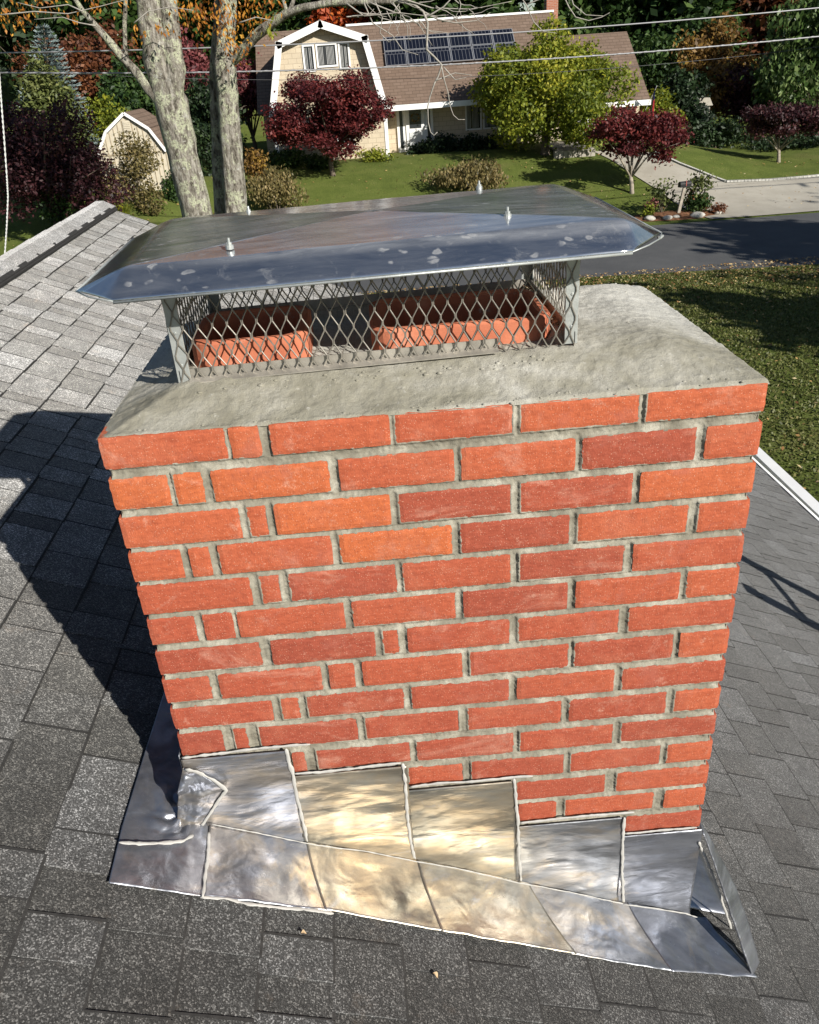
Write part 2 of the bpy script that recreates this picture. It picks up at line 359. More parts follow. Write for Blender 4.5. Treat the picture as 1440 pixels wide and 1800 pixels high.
m = MB(); NX, NY = 330, 200; idx = {}; vs = []; fs = []
def crpt(i, j):
    x = LX - .003 + (RX - LX + .006) * i / NX; y = .0015 + (DPT + .0025) * j / NY
    e = .0025 * noise.noise(Vector((x * 60, y * 60, 2)))
    if i == 0 or i == NX: x += e
    if j == 0 or j == NY: y += e * .25
    d = rrect(x, y)
    if d < 0:      # pull corner points on to the outline
        cx, cy = RX - .05 if x > -.5 else LX + .05, DPT - .05
        v = Vector((x - cx, y - cy)); 
        if v.length > .054: v = v.normalized() * .054; x, y = cx + v.x, cy + v.y
    z = crown_z(x, y)
    if i in (0, NX) or j in (0, NY): z = -.002
    return (x, y, z)
for j in range(NY + 1):
    for i in range(NX + 1): vs.append(crpt(i, j))
for j in range(NY):
    for i in range(NX):
        x = LX + (RX - LX) * (i + .5) / NX; y = DPT * (j + .5) / NY
        if not influe(x, y): fs.append((j * (NX + 1) + i, j * (NX + 1) + i + 1, (j + 1) * (NX + 1) + i + 1, (j + 1) * (NX + 1) + i))
m.add(vs, fs)
m.build('mortar_crown', CROWN, chim, smooth=True)
m = MB() # blobs of mortar dropped on the crown and its front edge
rg = random.Random(11)
for k in range(150):
    if k < 60: x, y = rg.uniform(LX + .05, RX - .03), rg.uniform(.0, .02); r = rg.uniform(.0006, .002)
    elif k < 110: x, y = rg.uniform(-.93, -.30), rg.uniform(.085, .11); r = rg.uniform(.001, .003)
    else: x, y = rg.uniform(LX + .1, RX - .05), rg.uniform(.03, .6); r = rg.uniform(.0005, .0016)
    if influe(x, y, -.01): continue
    z = crown_z(x, y) + r * .2; bm = bmesh.new(); bmesh.ops.create_icosphere(bm, subdivisions=1, radius=r)
    m.add([(x + v.co.x * 1.7 * (1 + .4 * rg.random()), y + v.co.y * 1.2, z + v.co.z * .8 * (1 + .5 * rg.random())) for v in bm.verts], [tuple(v.index for v in f.verts) for f in bm.faces]); bm.free()
tag(m.build('mortar_crumbs', CROWN, chim, smooth=True), kind='stuff')
def rring(x0, x1, y0, y1, r, n=6):
    out = []
    for cx, cy, a0 in ((x1 - r, y1 - r, 0), (x0 + r, y1 - r, 90), (x0 + r, y0 + r, 180), (x1 - r, y0 + r, 270)):
        for k in range(n + 1):
            t = math.radians(a0 + 90 * k / n); out.append((cx + r * math.cos(t), cy + r * math.sin(t)))
    return out
for x0, x1, y0, y1, zt in FL:
    m = MB(); th = .019; O = rring(x0, x1, y0, y1, .042); Q = rring(x0 + th, x1 - th, y0 + th, y1 - th, .028); n = len(O)
    prof = [(O, -.12), (O, zt - .004), (None, zt, .25), (None, zt, .75), (Q, zt - .004), (Q, -.7)]
    vs = []
    for p in prof:
        for k in range(n):
            if p[0] is None: x, y = O[k][0] * (1 - p[2]) + Q[k][0] * p[2], O[k][1] * (1 - p[2]) + Q[k][1] * p[2]
            else: x, y = p[0][k]
            vs.append((x, y, p[1] + (.0012 * noise.noise(Vector((x * 40, y * 40, 0))) if p[1] > 0 else 0)))
    L = len(prof)
    fs = [(l * n + k, l * n + (k + 1) % n, (l + 1) * n + (k + 1) % n, (l + 1) * n + k) for l in range(L - 1) for k in range(n)] + [tuple((L - 1) * n + k for k in range(n))]
    m.add(vs, fs); o = m.build('flue_tile', FLUE, chim)
    o['label'] = 'small square terracotta flue tile' if x0 < -.7 else 'wide rectangular terracotta flue tile'
# ---- lead flashing
G = .434; DD = -1.3387; PH = math.radians(1.0); GR = G / math.cos(PH)
RN = Vector((GR * math.cos(PH), GR * math.sin(PH), 1)); RNn = RN.normalized()
def roofp(u, v, h=0): return onplane(u, v, tuple(RN), DD + h * RN.length)
def ST(s, t, h=0): # roof frame: s down the slope, t along the ridge
    p = Vector((s * math.cos(PH) - t * math.sin(PH), s * math.sin(PH) + t * math.cos(PH), DD - GR * s)); return p + RNn * h
BEND = [(-1.2, -.815), (-1.082, -.870), (-1.048, -.884), (-.856, -.965), (-.63, -1.053), (-.394, -1.163), (-.149, -1.272), (.033, -1.353)]
def bend_z(x): return float(np.interp(x, [b[0] for b in BEND], [b[1] for b in BEND]))
def sheet(name, fn, nu, nv, mat, th=.0018):
    m = MB(); grid(m, fn, nu, nv); o = m.build(name, mat, chim, smooth=True)
    s = o.modifiers.new('thickness', 'SOLIDIFY'); s.thickness = th; s.offset = 0; return o
def wr(p, amp=.0025, sc1=8):
    amp *= .72
    return amp * noise.fractal(Vector((p[0] * sc1, p[1] * sc1 * 1.6, p[2] * sc1 * 2.6)), 1, 2, 3) + amp * .35 * noise.noise(Vector((p[0] * 20, 3, p[2] * 55)))
STEPS = [(-1.069, -.858, -.684, 0), (-.861, -.628, -.757, 1), (-.632, -.405, -.829, 2), (-.407, -.166, -.970, 3), (-.170, .010, -1.033, 4)]
for k, (x0, x1, zt, mi) in enumerate(STEPS):
    def fn(u, v):
        x = x0 + (x1 - x0) * u; zb = bend_z(x); z = zt - .002 * u + (zb - zt) * v
        y = -.005 - .0012 * (4 - k) * .5 - .0035 * sm((v - .75) * 4) ** 2 - .006 * sm((v - .9) * 10)
        return (x, y - abs(wr((x, k, z), .0036)) * min(1, v * 5 + .2), z)
    sheet('step_flashing', fn, 40, 44, LEADS[mi])
APR = [((-1.052, -.853), (357, 585), (1577, 1605), 0), ((-.862, -.618), (570, 795), (1602, 1643), 1), ((-.632, -.385), (775, 1012), (1640, 1680), 2),
       ((-.400, -.146), (1002, 1190), (1679, 1711), 3), ((-.152, .042), (1180, 1331), (1710, 1721), 4)]
for k, (xr, ur, vr, mi) in enumerate(APR):
    A = roofp(ur[0], vr[0], .004); B = roofp(ur[1], vr[1], .004)
    def fn(u, v):
        x = xr[0] + (xr[1] - xr[0]) * u; T = Vector((x, -.012, bend_z(x))); Bt = A.lerp(B, u)
        Bt = Bt + Vector((0, -1, 0)) * .003 * noise.noise(Vector((Bt.x * 25, 0, k)))
        p = T.lerp(Bt, v); hh = .0035 + .0012 * (k % 3) + .013 * (1 - v) ** 3 + wr(p, .0045) * min(1, v * 4) * min(1, (1 - v) * 5 + .25)
        return p + RNn * hh
    sheet('apron_flashing', fn, 46, 26, LEADS[mi])
# left corner apron that wraps round to the side, crumpled at the corner
def fn(u, v):
    # u: from outer edge to chimney, v: from behind to front
    outer = [roofp(300, 1180, .004), roofp(258, 1312, .004), roofp(214, 1455, .004), roofp(190, 1555, .004)]
    inner = [Vector((-1.078, .22, DD - G * -1.078 + .012)), Vector((-1.078, .02, -.858)), Vector((-1.052, -.02, -.878)), roofp(360, 1578, .004)]
    q = v * 3; i = min(2, int(q)); f = q - i
    p = outer[i].lerp(outer[i + 1], f).lerp(inner[i].lerp(inner[i + 1], f), u)
    d = (p - Vector((-1.10, -.005, -.86))).length
    th_ = math.atan2(p.y + .005, p.x + 1.10); h = .004 + wr(p, .004) + .013 * math.exp(-(d / .06) ** 2) * (.7 + abs(math.sin(th_ * 2.6 + 26 * d + 2.2 * noise.noise(p * 22))) + .7 * noise.noise(p * 45))
    return p + RNn * h
sheet('apron_flashing', fn, 60, 90, LEADS[4])
# right return: narrow strip beside the chimney's right side
def fn(u, v):
    A = [Vector((.012, .60, -1.33)), Vector((.012, .05, -1.36)), Vector((.02, -.01, -1.06))]
    p = Vector((.012, -.002, -1.045)).lerp(roofp(1325, 1716, .004), v) if u == 0 else None
    P0 = Vector((.013, -.006, -1.045)).lerp(roofp(1322, 1716, .006), v); P1 = Vector((.014, .03, -1.043)).lerp(roofp(1334, 1692, .012), v)
    p = P0.lerp(P1, u) + Vector((.018, 0, 0)) * math.sin(PI * v) * u
    return p + RNn * (wr(p, .003))
sheet('corner_flashing', fn, 10, 50, LEADS[4], .003)
def fn(u, v):
    p = Vector((.013, .02 + .55 * v, 0)); x = .013 + .11 * u
    P = Vector((x, .02 + .55 * v, DD - G * x + .006)); return P + RNn * wr(P, .003)
sheet('side_flashing', fn, 10, 40, LEADS[4])
def fn(u, v):
    x = .011; return (x + .001, .0 + .62 * v, -1.06 - .3 * u + .02 * (int(v * 4) % 2))
sheet('side_flashing', fn, 10, 40, LEADS[4])
def fn(u, v):
    return (LX - .006, .0 + .62 * v, -.68 - .2 * u)
sheet('side_flashing', fn, 10, 40, LEADS[4])
def fn(u, v):
    x = -1.075 - .11 * u; P = Vector((x, .2 + .44 * v, DD - G * x + .006)); return P + RNn * wr(P, .002)
sheet('side_flashing', fn, 10, 30, LEADS[4])
# sealant beads
m = MB(); rs = random.Random(5)
def bead(pts, r, roof=False, y=-.010, h=.009):
    P = []
    for u, v in pts:
        p = roofp(u, v, h) if roof else atY(u, v, y)
        P.append(p)
    Q = []
    for i in range(len(P) - 1):
        n = max(2, int((P[i + 1] - P[i]).length / .006)); Q += [P[i].lerp(P[i + 1], k / n) for k in range(n)]
    Q.append(P[-1]); Q = [q + Vector((noise.noise(q * 50), 0, noise.noise(q * 50 + Vector((5, 5, 5))))) * .0013 for q in Q]
    m.tube(Q, [r * .92 * (1 + .7 * noise.noise(q * 75) + .35 * noise.noise(q * 210)) * (.5 if i in (0, len(Q) - 1) else 1) for i, q in enumerate(Q)], 8)
    nn_ = RNn if roof else Vector((0, -1, 0)); k0 = len(m.v) - len(Q) * 8
    for i, q in enumerate(Q):
        for k in range(8):
            w_ = Vector(m.v[k0 + i * 8 + k]); m.v[k0 + i * 8 + k] = tuple(w_ - nn_ * ((w_ - q).dot(nn_) * .62))
bead([(320, 1333), (400, 1323), (455, 1316), (500, 1312), (546, 1308)], .0036)
bead([(503, 1316), (508, 1340), (515, 1362), (524, 1410), (533, 1445), (541, 1482)], .0040)
bead([(517, 1361), (560, 1358), (640, 1349), (705, 1341)], .0038)
bead([(708, 1342), (713, 1380), (716, 1430), (722, 1480), (729, 1512)], .0036)
bead([(722, 1384), (770, 1377), (830, 1374), (900, 1367), (938, 1364)], .0036)
bead([(904, 1369), (907, 1405), (911, 1450), (912, 1500), (916, 1552)], .0036)
bead([(914, 1447), (985, 1439), (1050, 1433), (1116, 1428)], .0034)
bead([(1098, 1437), (1095, 1480), (1094, 1530), (1096, 1588)], .0036)
bead([(1099, 1466), (1160, 1460), (1226, 1455)], .0032)
bead([(372, 1449), (440, 1462), (541, 1483), (600, 1492), (640, 1496), (728, 1514), (800, 1526), (916, 1553), (1000, 1568), (1096, 1589)], .0019, False, -.024)
bead([(1096, 1590), (1150, 1597), (1205, 1606), (1226, 1613)], .0024, False, -.024)
bead([(1228, 1615), (1240, 1628), (1262, 1642), (1287, 1664), (1312, 1694)], .0026, True)
bead([(356, 1577), (366, 1500), (368, 1462)], .0036, True, 0, .014)
bead([(352, 1577), (400, 1580), (435, 1589), (500, 1596), (550, 1600), (587, 1606)], .0036, True)
def fn(u, v):
    Lp = [(322, 1349), (314, 1392), (312, 1440), (300, 1478)]; Rp = [(338, 1352), (398, 1389), (366, 1436), (345, 1464)]
    q = v * 3; i = min(2, int(q)); f = q - i; a0 = [Lp[i][k] * (1 - f) + Lp[i + 1][k] * f for k in (0, 1)]; b0 = [Rp[i][k] * (1 - f) + Rp[i + 1][k] * f for k in (0, 1)]
    uu = a0[0] * (1 - u) + b0[0] * u; vv = a0[1] * (1 - u) + b0[1] * u; yy = -.012 - .010 * v
    p = atY(uu, vv, yy); fold = abs(math.sin(3.0 * u + 5.2 * v + 1.7 * noise.noise(p * 28))) ** 2
    return p + Vector((0, -1, .3)) * (.013 * fold * (1 - u) * min(1, v * 4) + .004 * abs(noise.noise(p * 60)))
sheet('corner_flashing', fn, 44, 60, LEADS[0])
bead([(326, 1353), (345, 1357), (375, 1371), (398, 1389), (384, 1408), (366, 1436), (352, 1455), (338, 1468)], .0042, False, -.022)
bead([(209, 1481), (250, 1483), (300, 1481), (322, 1478), (340, 1468)], .0042, True, 0, .022)
bead([(1229, 1480), (1250, 1530), (1275, 1600), (1292, 1650)], .0030)
m.build('sealant_bead', SEAL, chim, smooth=True)
# ================================================================== CHIMNEY CAP
cap = bpy.data.objects.new('chimney_cap', None); COL.objects.link(cap); cap.parent = chim; cap.location = Vector((-.615, .33, .045)) - OFF[chim.name]; OFF[cap.name] = Vector((-.615, .33, .045))
tag(cap, 'stainless steel chimney cap with sloped lid and expanded mesh sides')
TFL, TFR, TBR, TBL, TC = map(Vector, ((-.990, .075, .243), (-.216, .082, .256), (-.233, .522, .257), (-1.0, .512, .247), (-.603, .262, .270)))
HFL, HFR = Vector((-1.003, .03, .205)), Vector((-.222, .03, .218))
WFL, WFR = Vector((-1.078, .105, .207)), Vector((-.134, .16, .2155))
WBR, WBL = Vector((-.145, .535, .222)), Vector((-1.085, .53, .212))
HBL, HBR = Vector((-1.0, .595, .208)), Vector((-.225, .605, .222))
def crease(a, b): return [a.lerp(b, t / 12) + Vector((0, 0, .0004)) for t in range(13)]
def patch(m, a, b, c, d, n=16, k=12, bow=0):
    def f(u, v):
        p = a.lerp(b, u).lerp(d.lerp(c, u), v); p = p + Vector((0, 0, bow * math.sin(PI * v)))
        return p + Vector((0, 0, .0009 * noise.noise(p * 7)))
    grid(m, f, n, k)
def sector(m, W0, H0, H1, W1, T0_, T1_, fw):
    """one face of the lid from the peak over a soft bend to its turned-down hem; fw = share taken by each corner wing"""
    def f(u, v):
        if fw and u < fw: a = u / fw; T, H = T0_, W0.lerp(H0, a)
        elif fw and u > 1 - fw: a = (u - 1 + fw) / fw; T, H = T1_, H1.lerp(W1, a)
        else: a = (u - fw) / (1 - 2 * fw); T, H = T0_.lerp(T1_, a), H0.lerp(H1, a)
        A = TC.lerp(T, .965); B = T.lerp(H, .28)
        if v < .5: p = TC.lerp(A, v / .5)
        elif v < .8: t = (v - .5) / .3; p = A * (1 - t) ** 2 + T * 2 * t * (1 - t) + B * t * t
        else: p = B.lerp(H, (v - .8) / .2)
        return p + Vector((0, 0, .0011 * noise.noise(p * 6) + .0004 * noise.noise(p * 21)))
    grid(m, f, 50, 40)
m = MB()
sector(m, WFL, HFL, HFR, WFR, TFL, TFR, .08); sector(m, WBR, HBR, HBL, WBL, TBR, TBL, .08)
sector(m, None, WFR, WBR, None, TFR, TBR, 0); sector(m, None, WBL, WFL, None, TBL, TFL, 0)
o = m.build('lid', LID, cap, smooth=True)
es = o.modifiers.new('s', 'SOLIDIFY'); es.thickness = .0012; es.offset = -1
m = MB(); dn = Vector((0, .0, -.003))
m.tube([HFL + dn, HFR + dn], .0022, 6); m.tube([HBL + dn, HBR + dn], .0022, 6); m.tube([WFL, WBL], .0015, 6); m.tube([WFR, WBR], .0015, 6)
m.tube([HFR + Vector((0, 0, -.001)), HFR.lerp(WFR, .35) + Vector((.006, -.008, 0)), HFR.lerp(WFR, .7) + Vector((.008, -.008, 0)), WFR], .0013, 6)
m.tube([HFL + Vector((0, 0, -.001)), HFL.lerp(WFL, .5) + Vector((-.006, -.006, 0)), WFL], .0013, 6)
m.tube([WFR + Vector((-.006, -.004, -.006)), WFR + Vector((-.001, .0, -.008)), WFR + Vector((.004, .003, -.005))], .0025, 6)
m.build('hem', STEEL, cap, smooth=True)
CX0, CX1, CY0, CY1 = -.957, -.275, .132, .532
def zb(x): return .040 + .013 * (x - CX0) / (CX1 - CX0)
def zt(x): return .232 + .013 * (x - CX0) / (CX1 - CX0)
for (x, y, sx, sy) in ((CX0, CY0, 1, 1), (CX1, CY0, -1, 1), (CX1, CY1, -1, -1), (CX0, CY1, 1, -1)):
    m = MB(); w = .022; th = .002
    z0, z1 = zb(x) - .004, zt(x) + .006
    m.box((min(x, x + sx * w), min(y, y + sy * th), z0), (max(x, x + sx * w), max(y, y + sy * th), z1))
    m.box((min(x, x + sx * th), min(y + sy * th, y + sy * w), z0), (max(x, x + sx * th), max(y + sy * th, y + sy * w), z1))
    for zz in (z0 + .03, z0 + .085): m.tube([(x + sx * w * .5, y - sy * .0015, zz), (x + sx * w * .5, y + sy * .003, zz)], .0025, 8)
    m.build('corner_post', STEEL, cap, bevel=.0006)
def mesh_panel(P, Q, inward):
    """expanded metal between two corner points; diamonds 24 x 48 mm, long axis upright"""
    m = MB(); P, Q = Vector(P), Vector(Q); L = (Q - P).length; d = (Q - P) / L; w = .0243; h = .0485
    n = int(L / (w / 2)); off = (L - n * w / 2) / 2; wd, tk = .0009, .0007; rr = random.Random(int(L * 1000))
    for k in range(n + 1):
        pts = []; j = -1
        while True:
            zc = j * h / 2; 
            if zc > .215: break
            xx = k * w / 2 + off + (w / 4 - .0009) * (1 if (j + k) % 2 else -1)
            for zz in (zc - .0035, zc + .0035):
                if 0 <= zz <= .204: pts.append((xx + rr.uniform(-.0007, .0007), zz))
            j += 1
        if len(pts) < 2: continue
        W = []
        for xx, zz in pts:
            xx = min(max(xx, .001), L - .001); p = P + d * xx; W.append(Vector((p.x, p.y, zb(p.x) - .008 + zz)))
        m.tube(W, .00125, 5)
    m.build('mesh_panel', MESHM, cap)
mesh_panel((CX0 + .004, CY0 - .0015, 0), (CX1 - .004, CY0 - .0015, 0), 1)
mesh_panel((CX0 + .004, CY1 + .001, 0), (CX1 - .004, CY1 + .001, 0), 1)
mesh_panel((CX0 - .001, CY0 + .004, 0), (CX0 - .001, CY1 - .004, 0), 1)
mesh_panel((CX1 + .001, CY0 + .004, 0), (CX1 + .001, CY1 - .004, 0), 1)
m = MB() # base angle: upright strip + foot flange
for (xa, ya, xb, yb, nx, ny) in ((CX0, CY0, CX1, CY0, 0, -1), (CX0, CY1, CX1, CY1, 0, 1), (CX0, CY0, CX0, CY1, -1, 0), (CX1, CY0, CX1, CY1, 1, 0)):
    A = Vector((xa, ya, zb(xa))); B = Vector((xb, yb, zb(xb))); nn = Vector((nx, ny, 0)); a2 = A - nn * .004; b2 = B - nn * .004
    up = Vector((0, 0, .017)); lo = Vector((0, 0, -.012)); t = nn * .0015
    if ny == -1: b2 = A.lerp(B, .80) - nn * .004
    m.hexa([a2 + lo, b2 + lo, b2 + lo - t, a2 + lo - t, a2 + up, b2 + up, b2 + up - t, a2 + up - t])
    if ny == -1:
        f = nn * .013; dz = Vector((0, 0, -.0050)); B3 = A.lerp(B, .80); q = Vector((0, 0, .0015))
        a3, b3 = A + Vector((.02, 0, .002)), B3 + Vector((0, 0, .002))
        m.hexa([a3, b3, b3 + f + dz, a3 + f + dz, a3 + q, b3 + q, b3 + f + dz + q, a3 + f + dz + q])
m.build('base_angle', STEEL2, cap)
for (x, y) in ((-.832, .115), (-.390, .155), (-.843, .49), (-.382, .54)):
    m = MB(); z = .2505 + .0125 * (x + .95) / .7
    z += .009 if y < .3 and 0 else (.004 if y < .3 else -.002); m.tube([(x, y, z - .006), (x, y, z + .0005)], .0065, 12); m.tube([(x, y, z + .0005), (x, y, z + .0045)], .0045, 6); m.tube([(x, y, z + .0045), (x, y, z + .011)], .0022, 8)
    m.build('bolt', STEEL, cap)
m = MB(); p = atY(665, 656, CY0 - .006); m.tube([p, p + Vector((0, -.006, .001))], .0048, 6); m.tube([p, p + Vector((0, -.004, 0))], .0075, 12)
m.build('blue_screw', plain('blue_screw_paint', (.05, .12, .35), .4), cap)
# debris
m = MB(); rg = random.Random(8)
for k in range(420):
    t = rg.random(); x = -.30 + .022 * rg.random() + (-.02 if rg.random() < .2 else 0) ; y = .22 + .29 * t ** .8; z = crown_z(x, y) + .004 + .014 * rg.random() * t
    if rg.random() < .35: x = rg.uniform(-.42, -.285); y = rg.uniform(.43, .52); z = crown_z(x, y) + .003 + .008 * rg.random()
    a = Vector((rg.gauss(0, 1), rg.gauss(0, 1), rg.gauss(0, .4))).normalized() * rg.uniform(.004, .009); b = a.cross(Vector((rg.gauss(0, 1), rg.gauss(0, 1), 1))).normalized() * rg.uniform(.0015, .004)
    p = Vector((x, y, z)); m.add([p - a, p + b + Vector((0, 0, .001)), p + a, p - b], [(0, 1, 2, 3)], rg.random())
a = N('dry_leaf_bits'); DRY = a.set(a.ramp(a.attr(), [(0, (.20, .10, .05)), (.5, (.45, .32, .18)), (1, (.62, .55, .42))]), .8)
tag(m.build('leaf_debris', DRY), 'pile of dry leaf bits in the right rear corner inside the mesh cap', 'leaf debris', kind='stuff')
for i, (u, v, ln, lb) in enumerate(((534, 1642, .012, 'pale curled leaf on the dark shingles just below the middle of the lead apron'), (692, 1577, .009, 'tiny dry curled leaf resting on the golden lead apron'), (765, 1716, .013, 'thin pale leaf lying on a shingle under the apron, right of the curled one'))):
    m = MB(); p = roofp(u, v, .004); dr = Vector((1, .3 - i * .5, -.43)).normalized(); pr_ = RNn.cross(dr).normalized(); vs = []; fs = []
    for j in range(9):
        t = j / 8; w = ln * .3 * math.sin(PI * t) + .0004
        for s_ in (-1, 0, 1): vs.append(p + dr * ln * (t - .5) * 2 * .5 + pr_ * (w * s_ + .25 * ln * math.sin(PI * t)) + RNn * (.001 + abs(s_) * .0015 + .002 * math.sin(t * 5)))
    for j in range(8):
        for s_ in range(2): fs.append((j * 3 + s_, j * 3 + s_ + 1, j * 3 + s_ + 4, j * 3 + s_ + 3))
    m.add(vs, fs, .55); tag(m.build('fallen_leaf', DRY, smooth=True), lb, 'leaf', 'fallen leaves on the roof')
# ================================================================== OWN ROOF
house = thing('shingled_house', 'house whose dark asphalt shingle roof carries the brick chimney', 'house', (0, 0, -4.9))
rg = random.Random(21); m = MB(); me_ = MB(); CE = .1295; S0 = -1.191
def in_chim(p): return LX + .03 < p.x < RX - .03 and .03 < p.y < DPT - .03
T0, T1 = -4.0, 5.28
k = -9
while S0 + (k) * CE < 2.25:
    s0, s1 = S0 + k * CE, S0 + (k + 1) * CE
    s0c = max(s0 - .012, -2.42); s1c = min(s1, 2.25)
    if s1c <= -2.40: k += 1; continue
    t = T0 + rg.uniform(-.1, 0); hi = rg.random() < .5; ct = rg.uniform(-.08, .08)
    while t < T1:
        w = rg.choice((.085, .105, .13, .15, .18)) * rg.uniform(.9, 1.1) * (1.0 if hi else .85); t2 = min(t + w, T1)
        tone = min(1, max(0, (.62 if hi else .38) + ct + rg.gauss(0, .11)))
        e = 0 if hi else -.0030; e += rg.uniform(-.0004, .0004); so_ = rg.uniform(-.0015, .0015); se = s1c + so_ if k < 25 else s1c
        a0 = .0012; P = []
        for (ss, hh, bt) in ((s0c, e - .004, 0), (se, e, 1)):
            P.append((ss, hh))
        tp = t + rg.uniform(-.001, .001); dv = rg.uniform(-.003, .003)
        vs = [ST(P[0][0], tp, -.011), ST(P[1][0], tp + dv, -.0065 if True else 0), ST(P[1][0], t2 - .0006, -.0065), ST(P[0][0], t2 - .0006, -.011),
              ST(P[0][0], tp, P[0][1]), ST(P[1][0], tp + dv, P[1][1]), ST(P[1][0], t2 - .0006, P[1][1]), ST(P[0][0], t2 - .0006, P[0][1])]
        if not all(in_chim(q) for q in vs):
            m.hexa(vs, tone); bw = rg.uniform(.0034, .0056)
            me_.hexa([ST(se - .0004, tp, -.007), ST(se + bw, tp + dv, -.007), ST(se + bw, t2, -.007), ST(se - .0004, t2, -.007), ST(se - .0004, tp, e - .0003), ST(se + bw, tp + dv, e - .0012), ST(se + bw, t2, e - .0012), ST(se - .0004, t2, e - .0003)])
            sw = rg.choice((.002, .003, .004, .0055)); me_.hexa([ST(s0, t2 - .0006 - .0002, -.011), ST(se, t2 - .0008, -.007), ST(se, t2 + sw, -.007), ST(s0, t2 + sw * .6, -.011), ST(s0, t2 - .0008, e - .0027), ST(se, t2 - .0008, e + .0003), ST(se, t2 + sw, e + .0003), ST(s0, t2 + sw * .6, e - .0027)])
        t = t2; hi = not hi if rg.random() < .85 else hi
    k += 1
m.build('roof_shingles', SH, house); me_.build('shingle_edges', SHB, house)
m = MB() # other slope + decking
RS = -2.40
def ST2(s, t, h=0): # mirror slope beyond the ridge
    p = ST(RS, t); q = s - RS; return p + Vector((-q * math.cos(PH), -q * math.sin(PH), -GR * q + h))
m.hexa([ST(RS, T0, -.04), ST(2.24, T0, -.04), ST(2.24, T1 - .01, -.04), ST(RS, T1 - .01, -.04), ST(RS, T0, -.012), ST(2.24, T0, -.012), ST(2.24, T1 - .01, -.012), ST(RS, T1 - .01, -.012)], .4)
m.hexa([ST2(RS, T0, -.045), ST2(2.2, T0, -.045), ST2(2.2, T1, -.045), ST2(RS, T1, -.045), ST2(RS, T0, -.004), ST2(2.2, T0, -.004), ST2(2.2, T1, -.004), ST2(RS, T1, -.004)], .4)
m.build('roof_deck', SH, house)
# ridge vent: black baffle edge and capping shingles
m = MB(); y0 = T0
m.hexa([ST(-2.345, T0, .002), ST(-2.318, T0, .002), ST(-2.318, T1, .002), ST(-2.345, T1, .002), ST(-2.345, T0, .024), ST(-2.322, T0, .022), ST(-2.322, T1, .022), ST(-2.345, T1, .024)])
q = T0
while q < T1:
    m.hexa([ST(-2.319, q, .003), ST(-2.311, q, .003), ST(-2.311, q + .0205, .003), ST(-2.319, q + .0205, .003), ST(-2.319, q, .018), ST(-2.312, q, .017), ST(-2.312, q + .0205, .017), ST(-2.319, q + .0205, .018)]); q += .022
m.build('ridge_vent', SHB, house)
m = MB(); t = T0; rg = random.Random(3)
prof = [(-2.322, .023), (-2.40, .030), (-2.455, .034), (-2.50, .026), (-2.60, .0)]
while t < T1:
    t2 = t + .30; tone = rg.random(); vs = []
    for tt, ex in ((t - .02, .0), (min(t2, T1 + .02), .004)):
        for s_, h_ in prof:
            p = ST(s_, tt, 0) if s_ > -2.40 else ST(-2.40, tt, 0) + Vector((-(-2.40 - s_), 0, -(-2.40 - s_) * (.05 if s_ > -2.47 else .38)))
            wob = .004 * noise.noise(Vector((tt * 1.5, s_ * 3, 0)))
            vs.append(p + Vector((0, 0, h_ + ex + wob))); 
        for s_, h_ in prof:
            p = ST(s_, tt, 0) if s_ > -2.40 else ST(-2.40, tt, 0) + Vector((-(-2.40 - s_), 0, -(-2.40 - s_) * (.05 if s_ > -2.47 else .38)))
            vs.append(p + Vector((0, 0, h_ + ex - .006)))
    n = 5; fs = [(i, i + 1, 10 + i + 1, 10 + i) for i in range(4)] + [(5 + i, 15 + i, 15 + i + 1, 5 + i + 1) for i in range(4)] + [(0, 10, 15, 5), (4, 9, 19, 14)] + [(10 + i, 10 + i + 1, 15 + i + 1, 15 + i) for i in range(4)] + [(i, 5 + i, 5 + i + 1, i + 1) for i in range(4)]
    m.add(vs, fs, tone); t = t2 if t2 < T1 - .05 else T1 + 1
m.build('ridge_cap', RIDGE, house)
m = MB() # white eave edge
m.hexa([ST(2.236, T0, .001), ST(2.282, T0, -.004), ST(2.282, T1 - .002, -.004), ST(2.236, T1 - .002, .001), ST(2.236, T0, .0045), ST(2.282, T0, -.0005), ST(2.282, T1 - .002, -.0005), ST(2.236, T1 - .002, .0045)])
p, q = ST(2.283, T0), ST(2.283, T1 - .002)
m.box((p.x - .09, T0, p.z - .16), (p.x - .004, T1 - .03, p.z - .02))
m.build('drip_edge', WHITE, house, bevel=.001)
m = MB(); m.box((-2.6 - 4.2, T0 + .3, -4.9), (1.9, T1 - .35, -2.36)); m.hexa([(-6.8, T1 - .36, -2.36), (1.9, T1 - .36, -2.36), (1.9, T1 - .45, -2.36), (-6.8, T1 - .45, -2.36), (-2.45, T1 - .36, -.45), (-2.35, T1 - .36, -.45), (-2.35, T1 - .45, -.45), (-2.45, T1 - .45, -.45)])
m.build('wall', WHITE, house)
